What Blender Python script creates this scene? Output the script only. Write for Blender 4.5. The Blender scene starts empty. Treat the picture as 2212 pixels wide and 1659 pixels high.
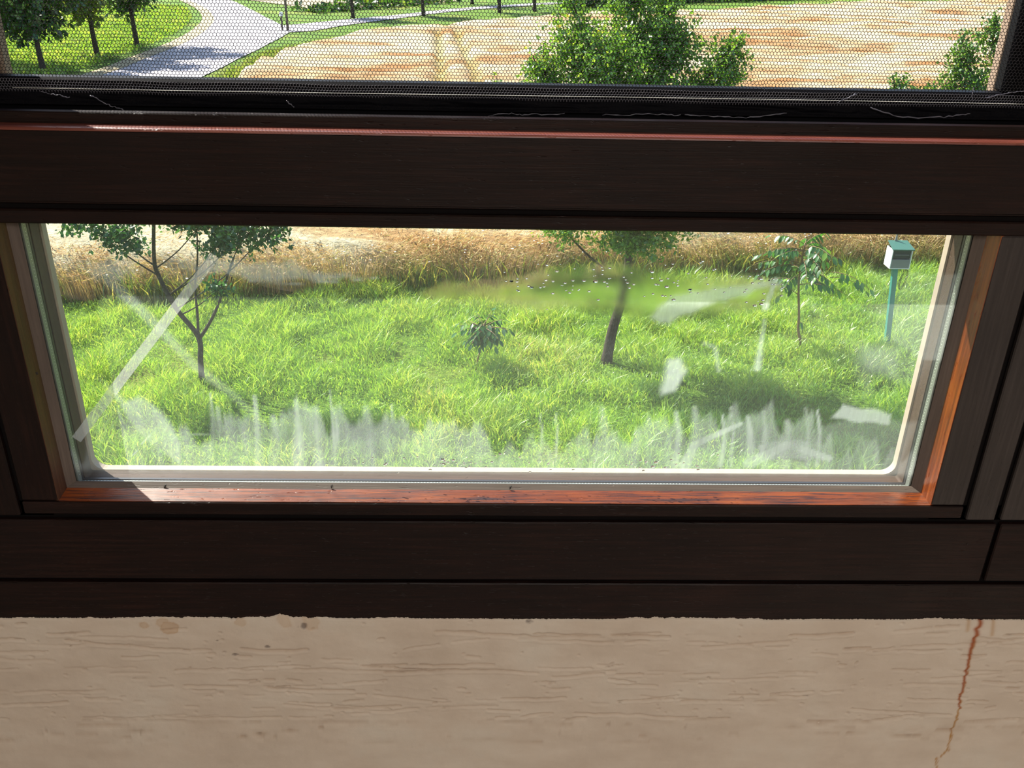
import bpy, math, random
import numpy as np
from mathutils import Vector, Matrix

random.seed(7)
rng = np.random.default_rng(11)
S = bpy.context.scene
COL = S.collection

# ------------------------------------------------------------------ camera
FPX = 2000.0
CAM = np.array([0.0, -1.0, 5.6])
def nrm(v):
    v = np.array(v, float)
    return v / np.linalg.norm(v)
_d = nrm((-87, 4005, FPX)); _x = nrm((79294, 538, FPX)); _x = nrm(_x - _d * (_x @ _d))
_u = -_d; _y = np.cross(_u, _x)
RM = np.array([_x, _y, _u])
def ray(px, py): return RM @ np.array([(px - 1106) / FPX, (py - 829.5) / FPX, 1.0])
def P(px, py, y=0.0):
    r = ray(px, py); return CAM + r * ((y - CAM[1]) / r[1])
def G(px, py, z=0.0):
    r = ray(px, py); return CAM + r * ((z - CAM[2]) / r[2])

cam_d = bpy.data.cameras.new('camera'); cam = bpy.data.objects.new('camera', cam_d); COL.objects.link(cam)
cam_d.sensor_width = 36; cam_d.lens = 36 * FPX / 2212; cam_d.clip_start = 0.02; cam_d.clip_end = 600
m = Matrix.Identity(4)
for i in range(3):
    m[i][0] = RM[i][0]; m[i][1] = -RM[i][1]; m[i][2] = -RM[i][2]; m[i][3] = CAM[i]
cam.matrix_world = m
S.camera = cam

# ------------------------------------------------------------------ light
SUN_AZ, SUN_EL = math.radians(50), math.radians(47)
SUN = Vector((-math.sin(SUN_AZ) * math.cos(SUN_EL), math.cos(SUN_AZ) * math.cos(SUN_EL), math.sin(SUN_EL)))
W = bpy.data.worlds.new('world'); S.world = W; W.use_nodes = True
wn = W.node_tree; bg = wn.nodes['Background']
sky = wn.nodes.new('ShaderNodeTexSky'); sky.sky_type = 'NISHITA'; sky.sun_disc = False
sky.sun_elevation = SUN_EL; sky.sun_rotation = -SUN_AZ
wn.links.new(sky.outputs[0], bg.inputs[0]); bg.inputs[1].default_value = 0.26
sl = bpy.data.lights.new('sun', 'SUN'); sl.energy = 10.5; sl.angle = math.radians(0.53); sl.color = (1.0, 0.95, 0.87)
so = bpy.data.objects.new('sun', sl); COL.objects.link(so); so.location = (-10, 10, 25)
so.rotation_euler = SUN.to_track_quat('Z', 'Y').to_euler()
al = bpy.data.lights.new('room_fill', 'AREA'); al.shape = 'RECTANGLE'; al.size = 1.8; al.size_y = 1.2; al.energy = 52; al.color = (1.0, 0.95, 0.90)  # added fill light behind the camera, brightens the room side of the wall
ao = bpy.data.objects.new('room_fill', al); COL.objects.link(ao); ao.location = (0.4, -2.6, 6.38); ao.rotation_euler = (0, 0, 0)
S.view_settings.view_transform = 'Standard'; S.view_settings.look = 'None'
S.view_settings.gamma = 1; S.view_settings.use_curve_mapping = False
S.view_settings.exposure = 0.45
S.cycles.max_bounces = 10; S.cycles.transparent_max_bounces = 16
S.cycles.caustics_reflective = False

# ------------------------------------------------------------------ helpers
def mesh_np(name, V, F, smooth=False, cols=None, mat=None, attrs=None):
    """V (n,3); F int array (m,k) or list of faces"""
    me = bpy.data.meshes.new(name)
    V = np.asarray(V, np.float32)
    if isinstance(F, np.ndarray):
        m_, k = F.shape
        me.vertices.add(len(V)); me.vertices.foreach_set('co', V.ravel())
        me.loops.add(m_ * k); me.loops.foreach_set('vertex_index', F.astype(np.int32).ravel())
        me.polygons.add(m_); me.polygons.foreach_set('loop_start', (np.arange(m_) * k).astype(np.int32))
        me.update(calc_edges=True); me.validate()
    else:
        me.from_pydata([tuple(map(float, v)) for v in V], [], F)
    if smooth: me.polygons.foreach_set('use_smooth', [True] * len(me.polygons))
    if cols is not None:
        a = me.color_attributes.new('Col', 'FLOAT_COLOR', 'POINT')
        c = np.ones((len(V), 4), np.float32); c[:, :cols.shape[1]] = cols
        a.data.foreach_set('color', c.ravel())
    for k_, v_ in (attrs or {}).items():
        a = me.attributes.new(k_, 'FLOAT', 'POINT'); a.data.foreach_set('value', np.asarray(v_, np.float32))
    if mat: me.materials.append(mat)
    return me

def link(name, me, parent=None, label=None, cat=None, group=None, kind=None, loc=None):
    o = bpy.data.objects.new(name, me); COL.objects.link(o)
    if parent is not None: o.parent = parent
    if loc is not None: o.location = loc
    tag(o, label, cat, group, kind)
    return o
def tag(o, label=None, cat=None, group=None, kind=None):
    if label: o['label'] = label
    if cat: o['category'] = cat
    if group: o['group'] = group
    if kind: o['kind'] = kind
    return o
def empty(name, loc=(0, 0, 0), **k):
    return link(name, None, loc=loc, **k)
def child(name, V, F, parent, mat, smooth=False, label=None, kind=None, cols=None, attrs=None):
    """mesh in world coordinates under a parent with only a location"""
    V = np.asarray(V, float) - np.array(parent.location)
    return link(name, mesh_np(name, V, F, smooth, cols, mat, attrs), parent, label=label, kind=kind)

def bev_box(x0, x1, y0, y1, z0, z1, b=0.0015):
    """chamfered box: 24 verts"""
    c = np.array([(x0 + x1) / 2, (y0 + y1) / 2, (z0 + z1) / 2]); h = np.array([x1 - x0, y1 - y0, z1 - z0]) / 2
    V = []; idx = {}
    for sx in (-1, 1):
        for sy in (-1, 1):
            for sz in (-1, 1):
                for ax in range(3):
                    s = np.array([sx, sy, sz], float) * (h - b); s[ax] = (sx, sy, sz)[ax] * h[ax]
                    idx[(sx, sy, sz, ax)] = len(V); V.append(c + s)
    F = []
    def q(l, n):
        p = [np.array(V[i]) for i in l]
        nn = np.cross(p[1] - p[0], p[2] - p[1])
        F.append(l if nn @ n > 0 else l[::-1])
    for ax in range(3):
        o = [a for a in range(3) if a != ax]
        for s in (-1, 1):
            l = []
            for a, b_ in ((-1, -1), (1, -1), (1, 1), (-1, 1)):
                k = [0, 0, 0]; k[ax] = s; k[o[0]] = a; k[o[1]] = b_
                l.append(idx[tuple(k) + (ax,)])
            n = np.zeros(3); n[ax] = s; q(l, n)
    for ax in range(3):
        o = [a for a in range(3) if a != ax]
        for a in (-1, 1):
            for b_ in (-1, 1):
                l = []
                for e, who in ((-1, o[0]), (1, o[0]), (1, o[1]), (-1, o[1])):
                    k = [0, 0, 0]; k[ax] = e; k[o[0]] = a; k[o[1]] = b_
                    l.append(idx[tuple(k) + (who,)])
                n = np.zeros(3); n[o[0]] = a; n[o[1]] = b_; q(l, n)
    for sx in (-1, 1):
        for sy in (-1, 1):
            for sz in (-1, 1):
                q([idx[(sx, sy, sz, a)] for a in range(3)], np.array([sx, sy, sz]))
    return np.array(V), F
def box_part(name, x0, x1, y0, y1, z0, z1, parent, mat, b=0.0015, label=None, kind=None):
    V, F = bev_box(x0, x1, y0, y1, z0, z1, b)
    return child(name, V, F, parent, mat, label=label, kind=kind)
def merge(lst):
    V = []; F = []; n = 0
    for v, f in lst:
        V.append(np.asarray(v)); F += [[i + n for i in g] for g in f]; n += len(v)
    return np.concatenate(V), F
def tube(pts, rad, k=8, cap=True):
    pts = np.asarray(pts, float); n = len(pts); V = []
    rad = np.ones(n) * rad if np.isscalar(rad) else np.asarray(rad)
    for i in range(n):
        t = nrm(pts[min(i + 1, n - 1)] - pts[max(i - 1, 0)])
        a = np.array([0, 0, 1.0]) if abs(t[2]) < 0.9 else np.array([1.0, 0, 0])
        u = nrm(np.cross(a, t)); w = np.cross(t, u)
        for j in range(k):
            th = 2 * math.pi * j / k
            V.append(pts[i] + rad[i] * (u * math.cos(th) + w * math.sin(th)))
    F = [[i * k + j, i * k + (j + 1) % k, (i + 1) * k + (j + 1) % k, (i + 1) * k + j] for i in range(n - 1) for j in range(k)]
    if cap: F += [list(range(k))[::-1], [(n - 1) * k + j for j in range(k)]]
    return np.array(V), F
def smooth_path(pts, n=6):
    pts = np.asarray(pts, float); out = []
    for i in range(len(pts) - 1):
        p0 = pts[max(i - 1, 0)]; p1 = pts[i]; p2 = pts[i + 1]; p3 = pts[min(i + 2, len(pts) - 1)]
        for t in np.linspace(0, 1, n, endpoint=False):
            out.append(0.5 * ((2 * p1) + (-p0 + p2) * t + (2 * p0 - 5 * p1 + 4 * p2 - p3) * t * t + (-p0 + 3 * p1 - 3 * p2 + p3) * t ** 3))
    out.append(pts[-1]); return np.array(out)

_lat = rng.random((256, 256))
def vnoise(x, y):
    xi = np.floor(x).astype(int); yi = np.floor(y).astype(int); fx = x - xi; fy = y - yi
    fx = fx * fx * (3 - 2 * fx); fy = fy * fy * (3 - 2 * fy)
    a = _lat[xi % 256, yi % 256]; b = _lat[(xi + 1) % 256, yi % 256]; c = _lat[xi % 256, (yi + 1) % 256]; d = _lat[(xi + 1) % 256, (yi + 1) % 256]
    return (a * (1 - fx) + b * fx) * (1 - fy) + (c * (1 - fx) + d * fx) * fy
def fbm(x, y, o=4):
    s = 0; a = 0.5; t = 0
    for i in range(o):
        s = s + a * vnoise(x * 2 ** i + 17.3 * i, y * 2 ** i + 9.1 * i); t += a; a *= 0.5
    return s / t
def sstep(a, b, x):
    t = np.clip((x - a) / (b - a), 0, 1); return t * t * (3 - 2 * t)

# ------------------------------------------------------------------ materials
class NT:
    def __init__(s, name):
        s.m = bpy.data.materials.new(name); s.m.use_nodes = True; s.t = s.m.node_tree
        s.t.nodes.clear(); s.out = s.n('ShaderNodeOutputMaterial')
    def n(s, ty, **k):
        nd = s.t.nodes.new(ty)
        for a, b in k.items():
            if a.startswith('i_'):
                key = a[2:].replace('_', ' ')
                nd.inputs[key].default_value = b
            else: setattr(nd, a, b)
        return nd
    def l(s, a, b): s.t.links.new(a, b)
    def coord(s, scale=(1, 1, 1)):
        c = s.n('ShaderNodeTexCoord'); mp = s.n('ShaderNodeMapping'); mp.inputs['Scale'].default_value = scale
        s.l(c.outputs['Object'], mp.inputs[0]); return mp.outputs[0]
    def noise(s, vec, scale, detail=4, rough=0.55):
        n = s.n('ShaderNodeTexNoise'); n.inputs['Scale'].default_value = scale; n.inputs['Detail'].default_value = detail
        n.inputs['Roughness'].default_value = rough; s.l(vec, n.inputs['Vector']); return n.outputs['Fac']
    def ramp(s, fac, stops):
        r = s.n('ShaderNodeValToRGB'); e = r.color_ramp.elements
        while len(e) > 1: e.remove(e[-1])
        e[0].position = stops[0][0]; e[0].color = (*stops[0][1], 1)
        for p, c in stops[1:]:
            k = e.new(p); k.color = (*c, 1)
        s.l(fac, r.inputs[0]); return r.outputs[0]
    def mix(s, f, a, b, bt='MIX'):
        r = s.n('ShaderNodeMix', data_type='RGBA', blend_type=bt)
        for sock, v in ((r.inputs[0], f), (r.inputs[6], a), (r.inputs[7], b)):
            if hasattr(v, 'links'): s.l(v, sock)
            elif isinstance(v, (int, float)): sock.default_value = v
            else: sock.default_value = (*v, 1)
        return r.outputs[2]
    def math(s, op, a, b=None, clamp=False):
        r = s.n('ShaderNodeMath', operation=op, use_clamp=clamp)
        for i, v in enumerate((a, b)):
            if v is None: continue
            if hasattr(v, 'links'): s.l(v, r.inputs[i])
            else: r.inputs[i].default_value = v
        return r.outputs[0]
    def bump(s, h, strength=0.3, dist=0.002, nrm_=None):
        b = s.n('ShaderNodeBump'); b.inputs['Strength'].default_value = strength; b.inputs['Distance'].default_value = dist
        s.l(h, b.inputs['Height'])
        if nrm_ is not None: s.l(nrm_, b.inputs['Normal'])
        return b.outputs[0]
    def bsdf(s, col, rough=0.5, normal=None, spec=0.5, metal=0.0):
        b = s.n('ShaderNodeBsdfPrincipled')
        if hasattr(col, 'links'): s.l(col, b.inputs['Base Color'])
        else: b.inputs['Base Color'].default_value = (*col, 1)
        if hasattr(rough, 'links'): s.l(rough, b.inputs['Roughness'])
        else: b.inputs['Roughness'].default_value = rough
        b.inputs['Specular IOR Level'].default_value = spec; b.inputs['Metallic'].default_value = metal
        if normal is not None: s.l(normal, b.inputs['Normal'])
        return b
    def done(s, sh): s.l(sh, s.out.inputs[0]); return s.m

def wood(name, c0, c1, c2, axis, rough=(0.3, 0.5), spec=0.5, wear=None):
    n = NT(name)
    sc = {'x': (1.5, 40, 40), 'z': (40, 40, 1.5)}[axis]
    v = n.coord(sc); v2 = n.coord((1, 1, 1)); fine = n.coord({'x': (12, 400, 400), 'z': (400, 400, 12)}[axis])
    g = n.noise(v, 6, 6, 0.6); big = n.noise(v2, 5, 3); f = n.noise(fine, 1.2, 3, 0.6)
    a = n.math('ADD', n.math('MULTIPLY', g, 0.7), n.math('MULTIPLY', big, 0.3))
    col = n.ramp(a, [(0.3, c0), (0.5, c1), (0.72, c2)])
    if wear:
        w = n.ramp(n.noise(v, 9, 5, 0.7), [(0.50, (0, 0, 0)), (0.60, (1, 1, 1))])
        col = n.mix(w, col, wear)
    r = n.ramp(n.noise(v2, 9, 4), [(0.3, (rough[0],) * 3), (0.7, (rough[1],) * 3)])
    pits = n.ramp(n.noise(n.coord({'x': (60, 300, 300), 'z': (300, 300, 60)}[axis]), 1, 2), [(0.28, (0, 0, 0)), (0.36, (1, 1, 1))])
    h = n.math('ADD', n.math('MULTIPLY', f, 0.6), n.math('MULTIPLY', pits, 0.8))
    nb = n.bump(h, 0.6, 0.0008)
    return n.done(n.bsdf(col, r, nb, spec).outputs[0])
M = {}
for ax in 'xz':
    M['wood_' + ax] = wood('dark_wood_' + ax, (0.003, 0.0014, 0.0013), (0.008, 0.0032, 0.0026), (0.020, 0.0075, 0.0055), ax, (0.34, 0.55), 0.20)
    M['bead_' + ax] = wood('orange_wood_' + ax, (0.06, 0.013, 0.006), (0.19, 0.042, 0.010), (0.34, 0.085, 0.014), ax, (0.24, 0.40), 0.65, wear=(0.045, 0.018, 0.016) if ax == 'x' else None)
    M['beadl_' + ax] = wood('shaded_bead_' + ax, (0.03, 0.012, 0.008), (0.065, 0.026, 0.014), (0.10, 0.042, 0.02), ax, (0.35, 0.5), 0.3)  # darker bead copy, the shade at the left put into its colour
    M['oldwood_' + ax] = wood('weathered_wood_' + ax, (0.13, 0.09, 0.06), (0.22, 0.155, 0.11), (0.32, 0.24, 0.18), ax, (0.6, 0.8), 0.2)
    M['putty_' + ax] = wood('putty_' + ax, (0.075, 0.058, 0.050), (0.10, 0.078, 0.066), (0.14, 0.11, 0.092), ax, (0.4, 0.6), 0.3)
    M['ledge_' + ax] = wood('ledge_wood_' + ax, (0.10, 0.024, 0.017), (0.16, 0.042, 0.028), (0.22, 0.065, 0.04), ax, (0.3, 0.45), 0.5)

def plain(name, col, rough=0.5, spec=0.5, metal=0.0, var=0.15, sc=30, bmp=0.1):
    n = NT(name); v = n.coord(); f = n.noise(v, sc, 4)
    c = n.mix(f, tuple(x * (1 - var) for x in col), tuple(min(1, x * (1 + var)) for x in col))
    return n.done(n.bsdf(c, rough, n.bump(f, bmp, 0.002), spec, metal).outputs[0])
M['reveal'] = wood('outer_reveal', (0.035, 0.020, 0.012), (0.055, 0.033, 0.021), (0.08, 0.05, 0.034), 'x', (0.5, 0.7), 0.2)
M['sheen_z'] = wood('sheen_dark_wood', (0.010, 0.0075, 0.0068), (0.020, 0.0155, 0.014), (0.040, 0.032, 0.030), 'z', (0.45, 0.62), 0.5)  # sheen on the right-hand boards put into a greyer, paler wood colour
M['groove'] = plain('groove_black', (0.004, 0.003, 0.003), 0.8, 0.1)
M['black'] = plain('black_bar', (0.002, 0.002, 0.003), 0.6, 0.06)
M['hem'] = plain('net_hem_glint', (0.11, 0.11, 0.135), 0.3, 0.8, sc=800)  # black net again, light glints on the bar put into a paler colour
M['net'] = plain('net_thread', (0.012, 0.012, 0.016), 0.35, 0.6, sc=800)
M['cloth'] = plain('net_cloth', (0.0025, 0.0025, 0.004), 0.6, 0.06, sc=600, bmp=0.4)
M['alu'] = plain('spacer_metal', (0.20, 0.215, 0.19), 0.45, 0.5, 0.5, 0.08, 60)
M['cream'] = plain('cream_paint', (0.36, 0.29, 0.225), 0.6, 0.3, sc=80)
M['gasket'] = plain('gasket_black', (0.012, 0.012, 0.014), 0.4)
M['hole'] = plain('hole_dark', (0.02, 0.015, 0.012), 0.8)
M['dot'] = plain('perforation', (0.85, 0.87, 0.82), 0.25, 0.8)
M['teal'] = plain('teal_paint', (0.03, 0.21, 0.18), 0.4, sc=20)
M['teal_dk'] = plain('teal_lid', (0.05, 0.13, 0.105), 0.4)
M['white'] = plain('white_side', (0.75, 0.74, 0.72), 0.5)
M['boxgrey'] = plain('grey_plastic', (0.17, 0.17, 0.175), 0.35)
M['boxdark'] = plain('dark_cavity', (0.015, 0.025, 0.03), 0.5)
M['pole'] = plain('grey_pole', (0.11, 0.09, 0.075), 0.8)
M['tile'] = plain('floor_tile', (0.36, 0.31, 0.27), 0.35, sc=4)
M['paint'] = plain('room_paint', (0.70, 0.62, 0.53), 0.8, 0.2, sc=3)
M['bug'] = plain('insect_black', (0.01, 0.009, 0.008), 0.5)

def leafmat(name, tint=(1, 1, 1), trans=0.5, gloss=0.06, rough=0.35):
    n = NT(name)
    a = n.n('ShaderNodeAttribute', attribute_name='Col')
    c = n.mix(1.0, a.outputs['Color'], tint, 'MULTIPLY')
    d = n.n('ShaderNodeBsdfDiffuse'); t = n.n('ShaderNodeBsdfTranslucent'); g = n.n('ShaderNodeBsdfGlossy'); g.inputs['Roughness'].default_value = rough
    n.l(c, d.inputs[0]); tc = n.mix(1.0, c, (1.5, 1.35, 0.7), 'MULTIPLY'); n.l(tc, t.inputs[0])
    m1 = n.n('ShaderNodeMixShader'); m1.inputs[0].default_value = trans; n.l(d.outputs[0], m1.inputs[1]); n.l(t.outputs[0], m1.inputs[2])
    m2 = n.n('ShaderNodeMixShader'); m2.inputs[0].default_value = gloss; n.l(m1.outputs[0], m2.inputs[1]); n.l(g.outputs[0], m2.inputs[2])
    return n.done(m2.outputs[0])
M['grass'] = leafmat('grass_blades', (1, 1, 1), 0.5, 0.05, 0.4)
M['leaf'] = leafmat('tree_leaves', (1, 1, 1), 0.45, 0.05, 0.35)
M['straw'] = leafmat('straw', (1, 1, 1), 0.3, 0.02, 0.5)
def barkmat():
    n = NT('bark'); v = n.coord((1, 1, 0.4)); f = n.noise(v, 60, 6, 0.7)
    c = n.ramp(f, [(0.3, (0.02, 0.015, 0.012)), (0.55, (0.055, 0.043, 0.033)), (0.72, (0.17, 0.155, 0.13))])
    return n.done(n.bsdf(c, 0.85, n.bump(f, 0.8, 0.01), 0.2).outputs[0])
M['bark'] = barkmat()
M['twig'] = plain('young_stem', (0.20, 0.115, 0.055), 0.6)

def groundmat():
    n = NT('meadow'); v = n.coord(); a = n.noise(v, 0.35, 4); b = n.noise(v, 4, 5, 0.7); c = n.noise(n.coord((1, 2.5, 1)), 9, 5, 0.7)
    col = n.ramp(b, [(0.3, (0.07, 0.15, 0.016)), (0.5, (0.14, 0.26, 0.03)), (0.7, (0.22, 0.34, 0.05))])
    dry = n.ramp(a, [(0.52, (0, 0, 0)), (0.66, (1, 1, 1))])
    col = n.mix(n.math('MULTIPLY', dry, 0.6), col, (0.34, 0.34, 0.07))
    col = n.mix(0.5, col, n.ramp(c, [(0.3, (0.4, 0.4, 0.4)), (0.7, (1.5, 1.5, 1.5))]), 'MULTIPLY')
    return n.done(n.bsdf(col, 0.8, n.bump(c, 1.0, 0.12), 0.15).outputs[0])
M['ground'] = groundmat()
def roadmat():
    n = NT('asphalt'); v = n.coord(); a = n.noise(v, 2.5, 4); b = n.noise(v, 60, 3)
    col = n.ramp(a, [(0.3, (0.29, 0.27, 0.275)), (0.7, (0.38, 0.355, 0.36))])
    return n.done(n.bsdf(col, 0.8, n.bump(b, 0.4, 0.01), 0.2).outputs[0])
M['road'] = roadmat()
M['verge'] = plain('dry_verge', (0.36, 0.30, 0.18), 0.9, 0.1, var=0.4, sc=4, bmp=0.8)
def canopymat():
    n = NT('wheat_canopy'); v = n.coord((0.35, 1, 1)); a = n.noise(v, 0.5, 5, 0.6); b = n.noise(n.coord((1, 1, 1)), 9, 5, 0.75)
    n3 = n.noise(n.coord((0.5, 1.6, 1)), 2.2, 4, 0.7)
    att = n.n('ShaderNodeAttribute', attribute_name='track')
    col = n.ramp(a, [(0.36, (0.36, 0.19, 0.07)), (0.47, (0.49, 0.35, 0.185)), (0.55, (0.60, 0.515, 0.345))])
    col = n.mix(0.6, col, n.ramp(b, [(0.32, (0.45, 0.38, 0.30)), (0.62, (1.25, 1.25, 1.25))]), 'MULTIPLY')
    col = n.mix(0.4, col, n.ramp(n3, [(0.35, (0.6, 0.5, 0.4)), (0.6, (1.2, 1.2, 1.2))]), 'MULTIPLY')
    col = n.mix(att.outputs['Fac'], col, (0.30, 0.27, 0.08))
    h = n.math('ADD', b, n.math('MULTIPLY', n3, 1.5))
    return n.done(n.bsdf(col, 0.85, n.bump(h, 1.0, 0.10), 0.1).outputs[0])
M['canopy'] = canopymat()

def wallmat():
    n = NT('plaster'); at = n.n('ShaderNodeAttribute', attribute_name='Col'); v = n.coord()
    a = n.noise(v, 7, 5, 0.6); b = n.noise(v, 90, 5, 0.65); c2 = n.noise(n.coord((0.3, 1, 1)), 30, 4)
    base = n.ramp(a, [(0.3, (0.49, 0.42, 0.345)), (0.5, (0.54, 0.47, 0.39)), (0.7, (0.55, 0.50, 0.425))])
    base = n.mix(0.35, base, n.ramp(c2, [(0.3, (0.85, 0.80, 0.76)), (0.7, (1.1, 1.12, 1.14))]), 'MULTIPLY')
    col = n.mix(1.0, base, at.outputs['Color'], 'MULTIPLY')
    return n.done(n.bsdf(col, 0.75, n.bump(b, 0.35, 0.0015), 0.25).outputs[0])
M['plaster'] = wallmat()

def glassmat(film):
    n = NT('pane_glass' + ('_dirty' if film else ''))
    tr = n.n('ShaderNodeBsdfTransparent'); tr.inputs[0].default_value = (0.95, 0.975, 0.95, 1)
    gl = n.n('ShaderNodeBsdfGlossy'); gl.inputs['Roughness'].default_value = 0.0
    fr = n.n('ShaderNodeFresnel'); fr.inputs[0].default_value = 1.45
    m1 = n.n('ShaderNodeMixShader')
    n.l(n.math('MULTIPLY', fr.outputs[0], 1.0), m1.inputs[0]); n.l(tr.outputs[0], m1.inputs[1]); n.l(gl.outputs[0], m1.inputs[2])
    if not film: return n.done(m1.outputs[0])
    at = n.n('ShaderNodeAttribute', attribute_name='haze')
    f = n.noise(n.coord((1, 1, 1)), 160, 4, 0.7); f2 = n.noise(n.coord((260, 1, 26)), 1, 4, 0.7)
    mod = n.math('MULTIPLY_ADD', f2, 0.5); mod.node.inputs[2].default_value = 0.6
    spk = n.ramp(f, [(0.60, (0, 0, 0)), (0.68, (1, 1, 1))])
    h = n.math('MULTIPLY', at.outputs['Fac'], mod)
    h = n.math('ADD', h, n.math('MULTIPLY', n.math('MULTIPLY', spk, at.outputs['Fac']), 0.18), True)
    h = n.math('ADD', h, 0.04, True)
    df = n.n('ShaderNodeBsdfDiffuse'); df.inputs[0].default_value = (0.8, 0.83, 0.8, 1)
    tl = n.n('ShaderNodeBsdfTranslucent'); tl.inputs[0].default_value = (0.82, 0.88, 0.84, 1)
    m2 = n.n('ShaderNodeMixShader'); m2.inputs[0].default_value = 0.6; n.l(df.outputs[0], m2.inputs[1]); n.l(tl.outputs[0], m2.inputs[2])
    m3 = n.n('ShaderNodeMixShader'); n.l(h, m3.inputs[0]); n.l(m1.outputs[0], m3.inputs[1]); n.l(m2.outputs[0], m3.inputs[2])
    return n.done(m3.outputs[0])
M['glass'] = glassmat(False); M['glass_dirty'] = glassmat(True)
def fogmat():
    n = NT('condensation'); at = n.n('ShaderNodeAttribute', attribute_name='fog')
    rf = n.n('ShaderNodeBsdfRefraction'); rf.inputs['Roughness'].default_value = 0.15; rf.inputs['IOR'].default_value = 1.16
    rf.inputs[0].default_value = (1, 1, 1, 1)
    tr = n.n('ShaderNodeBsdfTransparent')
    m1 = n.n('ShaderNodeMixShader'); n.l(at.outputs['Fac'], m1.inputs[0]); n.l(tr.outputs[0], m1.inputs[1]); n.l(rf.outputs[0], m1.inputs[2])
    return n.done(m1.outputs[0])
M['fog'] = fogmat()
def tapemat():
    n = NT('clear_tape'); tr = n.n('ShaderNodeBsdfTransparent'); tl = n.n('ShaderNodeBsdfTranslucent'); df = n.n('ShaderNodeBsdfDiffuse')
    tl.inputs[0].default_value = (0.8, 0.8, 0.78, 1); df.inputs[0].default_value = (0.75, 0.73, 0.70, 1)
    a = n.n('ShaderNodeMixShader'); a.inputs[0].default_value = 0.5; n.l(tl.outputs[0], a.inputs[1]); n.l(df.outputs[0], a.inputs[2])
    f = n.noise(n.coord((1, 1, 1)), 70, 3); fac = n.math('MULTIPLY_ADD', f, 0.10); fac.node.inputs[2].default_value = 0.20
    b = n.n('ShaderNodeMixShader'); n.l(fac, b.inputs[0]); n.l(tr.outputs[0], b.inputs[1]); n.l(a.outputs[0], b.inputs[2])
    return n.done(b.outputs[0])
M['tape'] = tapemat()
def dropmat():
    n = NT('water_drop'); g = n.n('ShaderNodeBsdfGlass'); g.inputs['IOR'].default_value = 1.33; g.inputs['Roughness'].default_value = 0.02
    return n.done(g.outputs[0])
M['drop'] = dropmat()

# ------------------------------------------------------------------ ground, field, road
def poly_mesh(name, pts, mat, z=0.0, kind='structure', label=None, parent=None):
    V = np.array([(p[0], p[1], z) for p in pts])
    me = mesh_np(name, V, [list(range(len(pts)))], mat=mat)
    return link(name, me, parent, kind=kind, label=label)
gx = np.linspace(-60, 90, 76); gy = np.linspace(0.3, 150, 76)
X_, Y_ = np.meshgrid(gx, gy, indexing='ij'); Z_ = -0.02 + 0 * X_
def grid_faces(nx, ny):
    i = np.arange(nx - 1)[:, None] * ny + np.arange(ny - 1)[None, :]
    return np.stack([i, i + ny, i + ny + 1, i + 1], -1).reshape(-1, 4)
me = mesh_np('ground', np.stack([X_, Y_, Z_], -1).reshape(-1, 3), grid_faces(76, 76), mat=M['ground'])
ground = link('ground', me, kind='structure', label='green meadow ground under the lawn, road and wheat field')

left_e = [(-19.5, 6), (-18.2, 16), (-16.6, 27)] + [tuple(G(*p)[:2]) for p in ((215, 165), (300, 132), (380, 101), (430, 76), (458, 52), (462, 38), (450, 22), (425, 8), (400, -4))] + [(-27, 88), (-34, 110)]
right_e = [(-15.3, 5.6), (-13.8, 16), (-12.2, 27)] + [tuple(G(*p)[:2]) for p in ((440, 165), (500, 134), (560, 106), (600, 84), (628, 70), (612, 56), (580, 40), (545, 22), (505, 2), (480, -8))] + [(-22, 90), (-28, 112)]
def strip(a, b, z=0.0, n=40):
    def res(p):
        p = np.array(p); d = np.r_[0, np.cumsum(np.linalg.norm(np.diff(p, axis=0), axis=1))]
        t = np.linspace(0, d[-1], n); return np.stack([np.interp(t, d, p[:, 0]), np.interp(t, d, p[:, 1])], -1)
    a = res(smooth_path([(*p, 0) for p in a], 5)[:, :2]); b = res(smooth_path([(*p, 0) for p in b], 5)[:, :2])
    V = np.concatenate([np.c_[a, np.full(n, z)], np.c_[b, np.full(n, z)]])
    F = [[i, n + i, n + i + 1, i + 1] for i in range(n - 1)]
    return V, F
V, F = strip(left_e, right_e, 0.01)
jn = [G(*p)[:2] for p in ((600, 56), (650, 52), (740, 43), (860, 32), (960, 21), (1060, 13), (1180, 6), (1300, 2))]
jf = [G(*p)[:2] for p in ((625, 70), (680, 66), (745, 55), (860, 40), (960, 27), (1060, 18), (1180, 10), (1300, 6))]
V2, F2 = strip(jn, jf, 0.014)
link('road', mesh_np('road', V, F, mat=M['road']), kind='structure', label='pale grey asphalt lane curving past the orchard trees')
link('footpath', mesh_np('footpath', V2, F2, mat=M['road']), kind='structure', label='narrow pale path branching right behind the wheat field')
le = np.array(left_e); off = np.array([(-0.75, 0.15)] * len(le))
V, F = strip(le, le + off, 0.02)
link('verge', mesh_np('verge', V, F, mat=M['verge']), kind='structure', label='strip of dry tan grass along the left edge of the lane')

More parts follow.
